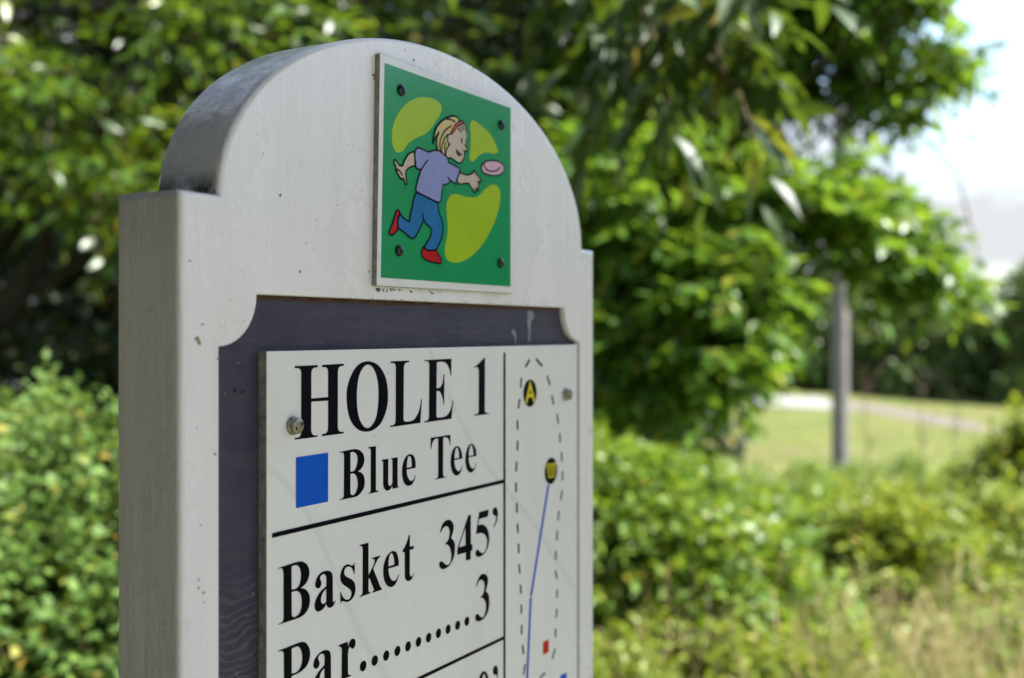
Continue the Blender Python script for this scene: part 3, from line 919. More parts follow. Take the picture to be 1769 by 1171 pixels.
def sprigs(P, D, n, Ls, leafL, leafW, r, droop=0.3, K=2, spread=0.9, bend=0.25, pair=False, twig=True):
    """leafy twigs from base points P along D; returns list of leaf arrays and twig arrays"""
    N_ = len(P)
    D = unit(D)
    up = np.array([0, 0, 1.0])
    Vs, Fs = [], []
    off = 0
    side0 = unit(np.cross(D, up) + r.normal(0, 0.15, (N_, 3)))
    for i in range(n):
        s = (i + 1) / n
        pos = P + D * (Ls * s)[:, None] - up * (Ls * droop * s * s)[:, None]
        ang = (0 if pair else 2.4) * i + r.uniform(0, 0.5, N_)
        sgn = (1 if i % 2 else -1)
        if pair:
            out = side0 * sgn
        else:
            ax2 = np.cross(D, side0)
            out = side0 * np.cos(ang)[:, None] + ax2 * np.sin(ang)[:, None]
        ld = unit(out * spread + D * (0.55 if i < n - 1 else 1.6) - up * droop * 0.9 + r.normal(0, 0.25, (N_, 3)))
        nn = unit(up[None] * 0.8 + r.normal(0, 0.45, (N_, 3)) + out * 0.2)
        sc = r.uniform(0.65, 1.15, N_)
        V, Fc = blade_leaves(pos, ld, nn, leafL * sc, leafW * sc, K, bend)
        Vs.append(V); Fs.append(Fc + off); off += len(V)
    if twig:
        w = leafL * 0.022 + 0.0008
        a = P; b = P + D * (Ls * 0.5)[:, None] - up * (Ls * droop * 0.25)[:, None]; c = P + D * Ls[:, None] - up * (Ls * droop)[:, None]
        V = np.stack([a - side0 * w, a + side0 * w, b - side0 * w * .7, b + side0 * w * .7, c], 1)
        base = np.arange(N_)[:, None] * 5
        T_ = np.array([(0, 1, 3), (0, 3, 2), (2, 3, 4)])
        TV, TF = V.reshape(-1, 3), (base[:, :, None] + T_[None]).reshape(-1, 3)
        return np.concatenate(Vs), np.concatenate(Fs), TV, TF
    return np.concatenate(Vs), np.concatenate(Fs), None, None

def leaf_mat(name, dark, mid, light, trans=(0.35, 0.50, 0.04), tf=0.42, rough=0.38, odd=(0.30, 0.22, 0.03)):
    n = N(name)
    ge = n.n("NewGeometry")
    rnd = ge.outputs['Random Per Island']
    tc = n.n("TexCoord").outputs['Object']
    big = n.noise(1.6, 3, 0.6, tc)
    col = n.ramp(rnd, [(0.0, dark), (0.5, mid), (0.94, light), (0.985, odd)])
    col = n.mix(n.ramp(big, [(0.35, 0.0), (0.65, 0.35)]), col, tuple(min(1, c * 1.25) for c in light))
    p = n.pbr(col, rough + 0.06, spec=0.45)
    tl = n.n("BsdfTranslucent")
    tcol = n.mix(0.55, tuple(trans), col, 'MIX')
    n.l(tcol, tl.inputs[0])
    mx = n.n("MixShader"); mx.inputs[0].default_value = tf
    n.l(p.outputs[0], mx.inputs[1]); n.l(tl.outputs[0], mx.inputs[2])
    n.l(mx.outputs[0], n.out.inputs[0])
    return n.m
def bark_mat(name, c0, c1, sc=12):
    n = N(name)
    a = n.noise(sc, 6, 0.7, None, (3, 3, 0.6))
    n.pbr(n.mix(n.ramp(a, [(0.35, 0), (0.65, 1)]), c0, c1), 0.9, n.bump(a, 0.8, 0.01), spec=0.2)
    return n.m
M_BARK = bark_mat("brown_bark", (0.045, 0.032, 0.022), (0.12, 0.095, 0.07))
M_DARKBARK = bark_mat("dark_bark", (0.02, 0.016, 0.012), (0.05, 0.042, 0.034))
M_TWIG = bark_mat("twig_bark", (0.10, 0.075, 0.04), (0.17, 0.12, 0.07), 60)
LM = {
 'wood':  leaf_mat("leaf_shade_dark", (0.005, 0.015, 0.003), (0.012, 0.030, 0.005), (0.026, 0.052, 0.008), (0.14, 0.20, 0.012), 0.20, 0.42),  # leaf colour darkened to stand in for deep shade
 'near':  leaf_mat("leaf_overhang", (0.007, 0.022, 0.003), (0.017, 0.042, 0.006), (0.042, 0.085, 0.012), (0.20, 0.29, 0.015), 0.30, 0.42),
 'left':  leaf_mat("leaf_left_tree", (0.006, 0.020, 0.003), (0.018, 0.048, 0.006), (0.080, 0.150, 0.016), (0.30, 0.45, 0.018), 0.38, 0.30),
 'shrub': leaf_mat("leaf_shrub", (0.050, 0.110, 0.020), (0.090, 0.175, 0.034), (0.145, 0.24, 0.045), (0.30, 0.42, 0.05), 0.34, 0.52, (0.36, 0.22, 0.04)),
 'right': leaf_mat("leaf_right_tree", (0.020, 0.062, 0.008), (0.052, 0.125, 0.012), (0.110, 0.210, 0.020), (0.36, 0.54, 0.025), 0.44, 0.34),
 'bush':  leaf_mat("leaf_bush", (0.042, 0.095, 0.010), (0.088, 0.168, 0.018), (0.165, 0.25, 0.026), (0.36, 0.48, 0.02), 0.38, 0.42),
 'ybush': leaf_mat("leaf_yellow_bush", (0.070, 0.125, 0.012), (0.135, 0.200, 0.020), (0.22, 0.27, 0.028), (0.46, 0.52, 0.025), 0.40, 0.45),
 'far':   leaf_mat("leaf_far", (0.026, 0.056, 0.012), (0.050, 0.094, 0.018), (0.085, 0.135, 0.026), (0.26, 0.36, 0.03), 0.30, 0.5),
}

def tube_mesh(paths, nside=7):
    """paths: list of [(x,y,z,r),...] -> verts, quads"""
    V, Fq = [], []
    for pth in paths:
        P = [Vector(p[:3]) for p in pth]
        b0 = len(V)
        for i, p in enumerate(P):
            d = (P[min(i + 1, len(P) - 1)] - P[max(i - 1, 0)]).normalized()
            a = d.cross(Vector((0.3, 0.9, 0.1))).normalized()
            if a.length < 0.1: a = d.cross(Vector((1, 0, 0))).normalized()
            b = d.cross(a)
            for k in range(nside):
                t = 2 * math.pi * k / nside
                V.append(p + (a * math.cos(t) + b * math.sin(t)) * pth[i][3])
        for i in range(len(P) - 1):
            for k in range(nside):
                j = (k + 1) % nside
                Fq.append((b0 + i * nside + k, b0 + i * nside + j, b0 + (i + 1) * nside + j, b0 + (i + 1) * nside + k))
    return V, Fq
def curve_path(a, b, r0, r1, n=7, sag=0.1, wob=0.06, rr_=None):
    rr_ = rr_ or random
    a, b = Vector(a), Vector(b)
    L_ = (b - a).length
    out = []
    for i in range(n + 1):
        t = i / n
        p = a.lerp(b, t)
        p.z += sag * L_ * math.sin(math.pi * t)
        if 0 < i < n:
            p += Vector((rr_.uniform(-1, 1), rr_.uniform(-1, 1), rr_.uniform(-1, 1))) * wob * L_ / 2
        out.append((p.x, p.y, p.z, r0 + (r1 - r0) * t ** 0.8))
    return out

def on_blobs(blobs, count, r, shell=0.75):
    """sample points and outward directions on/in ellipsoid lobes [(c, (rx,ry,rz)), ...]"""
    w = np.array([(b[1][0] * b[1][1] + b[1][1] * b[1][2] + b[1][0] * b[1][2]) for b in blobs]); w = w / w.sum()
    idx = r.choice(len(blobs), count, p=w)
    c = np.array([b[0] for b in blobs], float)[idx]
    R = np.array([b[1] for b in blobs], float)[idx]
    d = unit(r.normal(0, 1, (count, 3)))
    rad = np.where(r.random(count) < shell, r.uniform(0.8, 1.0, count), r.uniform(0.15, 0.85, count))
    return c + d * R * rad[:, None], d
def lobes(center, radii, n, size, r, flat=1.0):
    """n lobes of about `size` spread over an ellipsoid"""
    d = unit(r.normal(0, 1, (n, 3)))
    q = r.uniform(0.25, 1.0, n) ** 0.5
    c = np.array(center)[None] + d * np.array(radii)[None] * q[:, None]
    s = size * r.uniform(0.6, 1.35, n)
    return [(c[i], (s[i], s[i], s[i] * flat)) for i in range(n)]

def plant(name, label, cat, base, blobs, mat, count, nleaf, twigL, leafL, leafW, seed, group=None, stem=True, trunk_r=0.05,
          droop=0.3, K=2, spread=0.9, bend=0.25, pair=False, updir=0.3, shell=0.75, keep=None, crown_name="crown", trunk_name="trunk", trunk_top=None, barkm=None, limbs=None, limb_from=3, limb_r=None, clump=0.0):
    r = np.random.default_rng(seed)
    P, D = on_blobs(blobs, count, r, shell)
    D = unit(D + np.array([0, 0, updir]) + r.normal(0, 0.35, D.shape))
    gz = ground_z(P[:, 0], P[:, 1])
    ok = P[:, 2] > gz + 0.02
    if keep is not None: ok &= keep(P)
    if clump:
        k_ = 2.2 / max(np.mean([q[1][0] for q in blobs]), .05)
        ph = seed * 1.7
        nz = (np.sin(P[:, 0] * k_ + ph) * np.sin(P[:, 1] * k_ * .9 + 2 + ph) + np.sin(P[:, 2] * k_ * 1.1 + P[:, 0] * k_ * .6 + ph) * .8 + .4 * np.sin(P[:, 0] * k_ * 2.1 - P[:, 2] * k_ * 1.8))
        ok &= nz + r.normal(0, .35, len(P)) > (clump - 1.2)
    P, D = P[ok], D[ok]
    Ls = twigL * r.uniform(0.6, 1.3, len(P))
    V, Fc, TV, TF = sprigs(P, D, nleaf, Ls, leafL, leafW, r, droop, K, spread, bend, pair)
    root = empty(name, base)
    tag(root, label, cat, group)
    b = np.array(base)
    V2 = np.concatenate([V, TV]); F2 = np.concatenate([Fc, TF + len(V)])
    me = np_mesh(crown_name, V2 - b, F2, False)
    mi = np.zeros(len(F2), dtype=np.int32); mi[len(Fc):] = 1
    me.materials.append(mat); me.materials.append(M_TWIG)
    me.polygons.foreach_set("material_index", mi)
    obj(crown_name, me, [mat], root)
    # wood: a trunk (or several stems) and limbs to the lobes
    rr_ = random.Random(seed)
    paths = []
    bc = np.array([q[0] for q in blobs]); br = np.array([max(q[1]) for q in blobs])
    top = Vector(trunk_top) if trunk_top else Vector(bc.mean(0))
    B = Vector(base)
    if stem:
        main = curve_path(B - Vector((0, 0, 0.15)), top, trunk_r, trunk_r * 0.45, 9, 0.0, 0.05, rr_)
        paths.append(main)
        order = rr_.sample(range(len(blobs)), min(len(blobs), limbs or 26))
        for i in order:
            k = rr_.randint(limb_from, 9)
            p = main[k]
            paths.append(curve_path(p[:3], bc[i], limb_r or min(p[3] * 0.55, trunk_r * 0.4), (limb_r or trunk_r) * 0.06 + 0.002, 6, 0.06, 0.10, rr_))
    else:
        order = rr_.sample(range(len(blobs)), min(len(blobs), limbs or 14))
        for i in order:
            s = B + Vector((rr_.uniform(-.12, .12), rr_.uniform(-.12, .12), -0.1))
            paths.append(curve_path(s, bc[i], trunk_r, trunk_r * 0.25, 6, 0.05, 0.12, rr_))
    VV, FF = tube_mesh(paths, 7)
    me = mesh_from(trunk_name, [v - B for v in VV], FF, None, True)
    obj(trunk_name, me, barkm or M_BARK, root)
    return root

def proj(P):
    return CX + F * P[:, 0] / np.maximum(P[:, 1], .01), HY - F * (P[:, 2] - CAM_H) / np.maximum(P[:, 1], .01)
def within(right=None, bottom=None, top=None, holes=()):
    """prune a crown to its outline: right edge over y, lower / upper edge over x, gaps"""
    def k(P):
        x, y = proj(P)
        ok = np.ones(len(P), bool)
        if right: ok &= x < np.interp(y, [q[0] for q in right], [q[1] for q in right])
        if bottom: ok &= y < np.interp(x, [q[0] for q in bottom], [q[1] for q in bottom])
        if top: ok &= y > np.interp(x, [q[0] for q in top], [q[1] for q in top])
        ok |= P[:, 2] > 4.3
        for hx, hy, ax, ay in holes: ok &= ((x - hx) / ax) ** 2 + ((y - hy) / ay) ** 2 > 1
        return ok | (P[:, 1] < 0.8)
    return k
GAPS = [(1432, 120, 20, 46), (1434, 235, 16, 50), (1345, 225, 45, 22), (1625, 68, 22, 24), (1568, 75, 14, 14), (1562, 150, 18, 24), (1372, 280, 40, 14), (1500, 270, 8, 50), (1500, 545, 80, 20), (1345, 455, 20, 16), (1050, 410, 16, 16), (1055, 510, 15, 15), (1200, 110, 16, 12), (1410, 440, 14, 10)]
R_EDGE = [(-400, 1640), (0, 1640), (60, 1672), (100, 1680), (160, 1650), (210, 1575), (330, 1560), (380, 1620), (430, 1665), (480, 1690), (560, 1680), (620, 1640)]
R_LOW = [(900, 780), (1240, 770), (1300, 700), (1345, 640), (1385, 545), (1440, 520), (1500, 545), (1600, 580), (1640, 600), (1700, 560), (1800, 500)]
def at(x, y, Y):
    return np.array([(x - CX) / F * Y, Y, CAM_H + (HY - y) / F * Y])
def px_lobes(spec, r, jitter=0.0, flat=0.8):
    """[(x, y, Y, radius_m)] -> lobes at those places in the world"""
    out = []
    for x, y, Y, s in spec:
        c = at(x, y, Y)
        out.append((c + r.normal(0, jitter, 3), (s, s, s * flat)))
    return out
def gz(x, y): return float(ground_z(x, y))

#FOLIAGE
# 1. pale shrub at lower left
r0 = np.random.default_rng(11)
lob = lobes((-1.45, 2.75, 0.55), (0.85, 0.62, 0.50), 34, 0.26, r0)
lob += px_lobes([(60, 720, 2.6, .14), (120, 700, 2.7, .11), (30, 800, 2.5, .2), (150, 860, 2.4, .2), (220, 830, 2.6, .22), (90, 950, 2.3, .2), (170, 1030, 2.3, .2), (40, 1100, 2.2, .2), (250, 950, 2.5, .2), (300, 1080, 2.4, .2)], r0, 0.02)
plant("round_leaf_shrub", "pale green round-leaved shrub in full sun behind the left side of the sign", "shrub", (-1.4, 2.75, 0), lob, LM['shrub'],
      12000, 7, 0.11, 0.032, 0.022, 21, clump=0.6, keep=within(top=[(-800, 690), (100, 700), (150, 730), (220, 760), (900, 760)]), stem=False, trunk_r=0.010, droop=0.1, K=2, updir=0.5, crown_name="foliage", trunk_name="stem", barkm=M_TWIG)

# 2. big trees on the left, behind the shrub
r0 = np.random.default_rng(12)
lob = lobes((-2.6, 5.0, 3.1), (1.7, 1.1, 1.7), 60, 0.40, r0)
lob += px_lobes([(30, 60, 4.0, .3), (150, 120, 3.9, .3), (260, 60, 4.1, .3), (60, 250, 3.9, .28), (180, 320, 4, .25), (110, 380, 4.1, .22), (300, 200, 4.0, .28), (380, 80, 4.1, .3), (50, 450, 4.4, .22), (180, 430, 4.3, .2), (20, 340, 4.0, .2)], r0, 0.05)
plant("leafy_tree", "leafy tree with glinting narrow leaves rising behind the pale shrub", "tree", (-2.7, 5.4, gz(-2.7, 5.4)), lob, LM['left'],
      5600, 7, 0.24, 0.085, 0.034, 22, clump=1.15, keep=within(bottom=[(-900, 470), (0, 380), (160, 420), (220, 380), (700, 300)]), trunk_r=0.09, droop=0.5, K=3, pair=True, trunk_top=(-2.6, 5.2, 3.4), barkm=M_DARKBARK)
r0 = np.random.default_rng(13)
lob = lobes((-0.3, 6.6, 4.0), (1.9, 1.2, 2.0), 60, 0.5, r0) + px_lobes([(480, 30, 5.0, .35), (560, 90, 5.2, .3), (640, 40, 5.0, .35), (760, 60, 5.2, .35), (880, 120, 5.4, .35), (960, 220, 5.6, .35), (900, 30, 5.0, .4), (420, 180, 5.2, .3)], r0, 0.05)
plant("leafy_tree", "tall leafy tree behind the sign's arched top, bluish sky between its leaves", "tree", (-0.2, 6.9, gz(-0.2, 6.9)), lob, LM['near'],  # dark overhang leaf colour makes this tree look less lit
      5600, 7, 0.26, 0.10, 0.040, 23, clump=1.0, trunk_r=0.13, droop=0.45, K=3, pair=True, trunk_top=(-0.3, 6.7, 4.4))
# darker wood farther back on the left, filling the gaps
wood_spots = [(-6.5, 9.5, 7.5, 2.6), (-4.4, 11.5, 8.4, 2.8), (-2.3, 10.0, 7.6, 2.4), (-0.4, 12.0, 8.6, 2.8), (0.35, 10.8, 7.6, 1.8)]
wl_ = ["broad shaded tree standing farthest left in the dark wood", "shaded tree in the dark wood behind the pale shrub, left of the sign's post",
       "dark tree hidden mostly behind the sign's post", "tall dark tree behind the middle of the sign's arch", "dark tree filling the gap just right of the sign's arch"]
for i, (x, y, h, rad) in enumerate(wood_spots):
    r0 = np.random.default_rng(100 + i)
    g0 = gz(x, y)
    lob = lobes((x, y, g0 + h * 0.55), (rad * .85, rad * .7, h * 0.46), 42, 0.62, r0)
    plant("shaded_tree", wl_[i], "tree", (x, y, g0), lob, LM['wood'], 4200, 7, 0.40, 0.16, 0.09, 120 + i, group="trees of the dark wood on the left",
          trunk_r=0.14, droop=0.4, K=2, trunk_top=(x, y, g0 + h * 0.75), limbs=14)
for i, (x, y, rad, lb) in enumerate([(-3.6, 7.4, 1.1, "dark undergrowth bush below the left tree, at the photo's left edge"), (-2.0, 8.0, 1.1, "dark undergrowth bush seen just left of the sign's post"), (0.2, 8.2, 1.1, "dark undergrowth bush hidden behind the sign panel")]):
    r0 = np.random.default_rng(140 + i); g0 = gz(x, y)
    plant("undergrowth_bush", lb, "bush", (x, y, g0), lobes((x, y, g0 + 1.0), (rad, rad * .7, 0.9), 20, .5, r0), LM['wood'], 1500, 7, .3, .12, .06, 150 + i, stem=False, trunk_r=.02, crown_name="foliage", trunk_name="stem", group="bushes in the shade under the trees")

# 3. overhanging tree: crown above camera and sign, twigs hanging into the top of the view
r0 = np.random.default_rng(14)
lob = lobes((1.6, 0.15, 3.3), (1.05, 1.05, 0.60), 60, 0.36, r0)
lob += lobes((1.25, 0.9, 3.3), (0.5, 0.7, 0.4), 20, 0.28, r0)
lob += px_lobes([(1080, -60, 2.3, .16), (1180, -40, 2.2, .16), (1280, -20, 2.2, .15), (1360, -30, 2.1, .16), (1450, -20, 2.2, .15), (1540, -60, 2.3, .14), (1000, -60, 2.4, .15),
                 (1120, 60, 2.4, .13), (1210, 90, 2.3, .12), (1330, 80, 2.2, .12), (1440, 80, 2.2, .12), (1090, 130, 2.4, .10), (1380, 160, 2.2, .09), (1480, 170, 2.25, .08), (1460, 60, 2.1, .10), (1180, 10, 2.3, .15), (930, 10, 2.5, .13)], r0, 0.01)
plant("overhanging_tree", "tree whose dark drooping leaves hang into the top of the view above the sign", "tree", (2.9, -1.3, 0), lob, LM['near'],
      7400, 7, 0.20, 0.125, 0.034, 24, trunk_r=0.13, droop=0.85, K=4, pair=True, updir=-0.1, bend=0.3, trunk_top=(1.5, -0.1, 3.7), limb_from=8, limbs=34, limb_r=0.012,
      keep=within(right=[(-3000, 1700), (-300, 1520), (0, 1420), (150, 1400)], bottom=[(0, -150), (900, -110), (1000, -40), (1060, 60), (1200, 110), (1330, 100), (1480, 130), (1560, -60)], holes=[(1425, 0, 95, 230), (1335, 120, 60, 90), (1530, 0, 60, 60), (1130, 60, 22, 30), (1040, -20, 25, 30)]))

r0 = np.random.default_rng(16)  # unseen tree and canopy, added to darken the sign's side
lob = lobes((-2.3, -0.3, 2.3), (1.3, 1.9, 1.7), 60, 0.5, r0) + lobes((-1.2, 0.2, 3.6), (1.0, 1.3, 0.5), 24, 0.4, r0) + lobes((-0.7, -1.5, 3.5), (1.6, 1.1, 0.6), 40, 0.4, r0)
plant("unseen_shade_tree", "dense tree standing just outside the left edge, shading the sign's side", "tree", (-2.9, -0.4, 0), lob, LM['wood'],
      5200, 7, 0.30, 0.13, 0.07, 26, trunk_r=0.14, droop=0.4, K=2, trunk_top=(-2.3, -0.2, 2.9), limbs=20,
      keep=lambda P: ((P[:, 0] < -0.50 * P[:, 1] - 0.55) | (P[:, 2] > CAM_H + 0.35 * P[:, 1] + .5)) & ~((P[:, 0] > -0.7) & (P[:, 1] > 0.9)))

for i, (x, y, h, rad, lb) in enumerate([(-4.2, -2.6, 4.6, 1.8, "unseen dark tree added behind the viewer, to the left"), (-1.7, -3.6, 4.2, 1.7, "unseen dark tree added directly behind the viewer"), (0.9, -5.0, 3.8, 1.7, "unseen dark tree added behind the viewer, to the right")]):  # added out of view to block light on the sign's side
    r0 = np.random.default_rng(400 + i)
    lob = lobes((x, y, h * .5), (rad * .9, rad * .6, h * .47), 50, .6, r0)
    plant("unseen_tree", lb, "tree", (x, y, 0), lob, LM['wood'], 4200, 7, .36, .16, .09, 420 + i, group="unseen trees added behind the viewer", trunk_r=.13, K=2, trunk_top=(x, y, h * .7), limbs=12)

for i, (x, y, h, rad, lb) in enumerate([(6.0, -0.4, 3.1, 1.5, "unseen low dark tree added outside the right edge, nearest the fill pad"), (6.1, 4.1, 3.1, 1.5, "unseen low dark tree added outside the right edge, beyond the fill pad")]):  # added out of view as dark reflections, with a bright gap between
    r0 = np.random.default_rng(440 + i)
    lob = lobes((x, y, h * .5), (rad * .7, rad, h * .47), 50, .5, r0)
    plant("unseen_tree", lb, "tree", (x, y, gz(x, y)), lob, LM['wood'], 2600, 7, .34, .15, .08, 450 + i, group="unseen trees added outside the right edge", trunk_r=.11, K=2, trunk_top=(x, y, h * .7), limbs=12)

# 4. bright tree on the right
r0 = np.random.default_rng(15)
spec = [(1060, 290, 5.0, .20), (1130, 300, 4.9, .22), (1220, 320, 4.9, .22), (1300, 340, 5.0, .22), (1400, 320, 5.0, .2), (1350, 400, 4.9, .22), (1250, 420, 4.9, .24), (1130, 400, 4.9, .22),
        (1060, 420, 5.0, .22), (1450, 380, 5.1, .18), (1520, 360, 5.2, .16), (1560, 420, 5.2, .18), (1620, 440, 5.2, .15), (1670, 480, 5.3, .12), (1600, 500, 5.2, .14), (1540, 500, 5.2, .14),
        (1120, 500, 4.9, .24), (1220, 520, 4.8, .24), (1310, 500, 4.9, .22), (1380, 490, 5.0, .14), (1080, 600, 4.9, .22), (1190, 620, 4.8, .24), (1290, 600, 4.9, .18), (1420, 560, 5.0, .13),
        (1240, 690, 4.9, .18), (1120, 690, 4.9, .22), (1060, 700, 5.0, .2), (1640, 580, 5.2, .10), (1580, 570, 5.2, .09), (1330, 560, 5.0, .12), (1170, 740, 4.9, .12),
        (1460, 0, 5.4, .28), (1560, -20, 5.4, .26), (1650, 60, 5.4, .16), (1670, 90, 5.4, .1), (1600, 110, 5.4, .16), (1610, 150, 5.4, .12), (1560, 230, 5.3, .14), (1540, 330, 5.3, .14), (1640, 20, 5.5, .2), (1590, 60, 5.3, .2), (1470, 110, 5.6, .24), (1520, 150, 5.6, .24), (1480, 220, 5.7, .22), (1540, 220, 5.6, .2), (1500, 340, 5.6, .2), (1540, 300, 5.7, .2), (1570, 20, 5.8, .3), (1500, 30, 5.9, .35), (1400, 20, 5.8, .35), (1620, 130, 5.7, .14), (1390, 200, 5.6, .18), (1560, 380, 5.5, .18), (1680, 455, 5.2, .1), (1640, 520, 5.2, .13),
        (1440, 30, 5.4, .28), (1540, 20, 5.4, .28), (1620, 40, 5.5, .22), (1650, 110, 5.5, .14), (1560, 110, 5.4, .18), (1620, 170, 5.4, .13), (1500, 60, 5.3, .25), (1520, 250, 5.3, .16), (1560, 290, 5.3, .12),
        (1290, 60, 5.6, .35), (1180, 80, 5.6, .4), (1080, 120, 5.8, .4), (1240, 160, 5.8, .35), (1120, 220, 5.8, .35), (1350, 110, 5.6, .25), (1500, 190, 5.4, .12), (1480, 300, 5.3, .13), (1230, 240, 5.8, .25),
        (1080, 330, 6.0, .5), (1250, 380, 6.1, .4), (1150, 520, 6.1, .5), (1280, 520, 6.1, .35), (1060, 640, 6.1, .45), (1210, 640, 6.0, .35), (1430, 460, 5.8, .2), (1560, 350, 5.6, .14)]
lob = px_lobes(spec, r0, 0.03)
lob += lobes((1.1, 5.7, 5.1), (0.8, 0.8, 0.4), 16, 0.42, r0)  # unseen top lobes, added to shade the foliage to the left below
plant("broadleaf_tree", "sunlit yellow-green tree right of the sign, its boughs reaching over the meadow", "tree", (0.95, 6.5, gz(0.95, 6.5)), lob, LM['right'],
      16500, 8, 0.20, 0.100, 0.042, 25, clump=0.4, trunk_r=0.10, droop=0.45, K=3, pair=True, trunk_top=(1.2, 6.2, 3.4), limbs=46, limb_from=6, limb_r=0.022, keep=within(right=[(a, b - 34) for a, b in R_EDGE], bottom=[(a, b - 80) for a, b in R_LOW], holes=[(a, b - 18, c + 30, d + 26) for a, b, c, d in GAPS]))

# 5. bushes in the middle ground, right of the sign
bs = [("broadleaf_bush", "bright green bush directly right of the sign's edge, below the tree", (1.0, 4.3), [(1060, 860, 4.1, .24), (1130, 870, 4.1, .22), (1200, 900, 4.0, .24), (1290, 960, 4.0, .24), (1100, 960, 3.9, .26), (1210, 1010, 3.9, .26), (1330, 1040, 4.0, .22), (1060, 1040, 3.9, .25), (1000, 900, 4.2, .25), (950, 1000, 4.2, .25), (1150, 790, 4.4, .14), (1060, 780, 4.3, .16), (1380, 980, 4.2, .16)], 'bush', 2600, .055, .036),
      ("broadleaf_bush", "dull green bush behind the bright one, its top at the meadow's near edge", (2.1, 7.4), [(1230, 800, 7.0, .35), (1330, 800, 7.2, .33), (1400, 850, 6.9, .35), (1290, 880, 6.8, .35), (1180, 850, 6.8, .35), (1390, 950, 6.6, .35), (1460, 830, 7.4, .3), (1260, 990, 6.6, .4)], 'bush', 2200, .075, .045),
      ("broadleaf_bush", "yellow-green bush in front of the utility pole", (2.3, 5.9), [(1500, 850, 5.6, .28), (1560, 880, 5.5, .28), (1470, 930, 5.4, .2), (1540, 980, 5.3, .28), (1610, 950, 5.4, .28), (1500, 1060, 5.2, .28), (1440, 1050, 5.2, .24), (1600, 1050, 5.2, .3), (1560, 800, 5.8, .15)], 'ybush', 2500, .060, .036),
      ("broadleaf_bush", "green bush near the right edge of the photo, below the meadow", (3.0, 6.3), [(1660, 850, 6.0, .32), (1740, 840, 6.0, .34), (1700, 940, 5.8, .34), (1790, 950, 5.8, .35), (1670, 1030, 5.6, .34), (1760, 1060, 5.5, .35), (1830, 860, 6.0, .35), (1850, 1000, 5.8, .35), (1620, 1100, 5.4, .3)], 'ybush', 2600, .065, .040),
      ("broadleaf_bush", "taller bush cut by the right edge of the photo beside the gravel path", (4.4, 8.4), [(1800, 740, 8.2, .36), (1770, 790, 8.0, .3), (1830, 720, 8.3, .5), (1850, 820, 8.1, .5), (1800, 860, 8, .5)], 'ybush', 1600, .085, .05),
      ("broadleaf_bush", "low loose weedy bush along the bottom edge just right of the sign", (0.62, 3.5), [(1060, 1150, 3.5, .14), (1120, 1170, 3.4, .14), (1190, 1150, 3.5, .13), (1260, 1180, 3.4, .14), (1340, 1160, 3.5, .12), (1430, 1190, 3.4, .13), (1500, 1180, 3.5, .12), (1040, 1220, 3.3, .16), (1220, 1240, 3.3, .16), (1400, 1240, 3.3, .16)], 'ybush', 1100, .036, .022),
      ("broadleaf_bush", "low leafy bush at the bottom right corner behind the dry grass", (2.05, 4.3), [(1640, 1130, 4.2, .2), (1720, 1110, 4.2, .22), (1800, 1130, 4.2, .24), (1700, 1180, 4.0, .22), (1780, 1210, 4.0, .25), (1600, 1190, 4.1, .18)], 'bush', 1500, .045, .030)]
tops = [[(900, 760), (1200, 810), (1260, 870), (1330, 940), (1420, 1020)], [(1000, 860), (1500, 890)], [(1400, 960), (1470, 880), (1560, 870), (1700, 930)], [(1500, 930), (1600, 910), (1690, 880), (1800, 850)],
        [(1500, 840), (1690, 820), (1720, 775), (1769, 735), (1900, 700)], [(1000, 1070), (1300, 1110), (1600, 1120)], [(1500, 1110), (1900, 1060)]]
for i, (nm, lb, (x, y), sp, mt, cnt, ll, lw) in enumerate(bs):
    r0 = np.random.default_rng(200 + i); g0 = gz(x, y)
    plant(nm, lb, "bush", (x, y, g0), px_lobes(sp, r0, 0.03, 0.85), LM[mt], int(cnt * 1.25), 7, ll * 2.6, ll, lw, 220 + i, keep=within(top=tops[i], holes=[(1450, 890, 20, 75)]), clump=.45, stem=False, trunk_r=.012, droop=.25, K=2, updir=.35, crown_name="foliage", trunk_name="stem", group="bushes between the sign and the meadow", barkm=M_TWIG)
for i, (x, y, rad) in enumerate([(4.6, 11.5, .8), (6.4, 12.5, .9), (8.6, 14.0, 1.0), (3.4, 13.2, .8), (10.9, 17.5, 1.1), (6.3, 17.0, .9)]):
    r0 = np.random.default_rng(260 + i); g0 = gz(x, y)
    hh = 0.42 * rad + 0.28
    lbs = ["low yellow-green scrub clump nearest the foot of the pole", "low scrub clump a little right of the pole foot", "scrub clump at the right, beyond the nearer bushes", "low scrub clump left of the pole foot",
           "farthest right scrub clump on the meadow's edge", "scrub clump on the near slope right behind the pole"]
    plant("scrub_clump", lbs[i], "bush", (x, y, g0), lobes((x, y, g0 + hh * .5), (rad * 1.3, rad, hh * .5), 16, .22, r0), LM['ybush' if i % 2 == 0 else 'bush'], 1300, 7, .2, .085, .05, 280 + i,
          stem=False, trunk_r=.015, crown_name="foliage", trunk_name="stem", group="scrub on the meadow's near edge", barkm=M_TWIG)

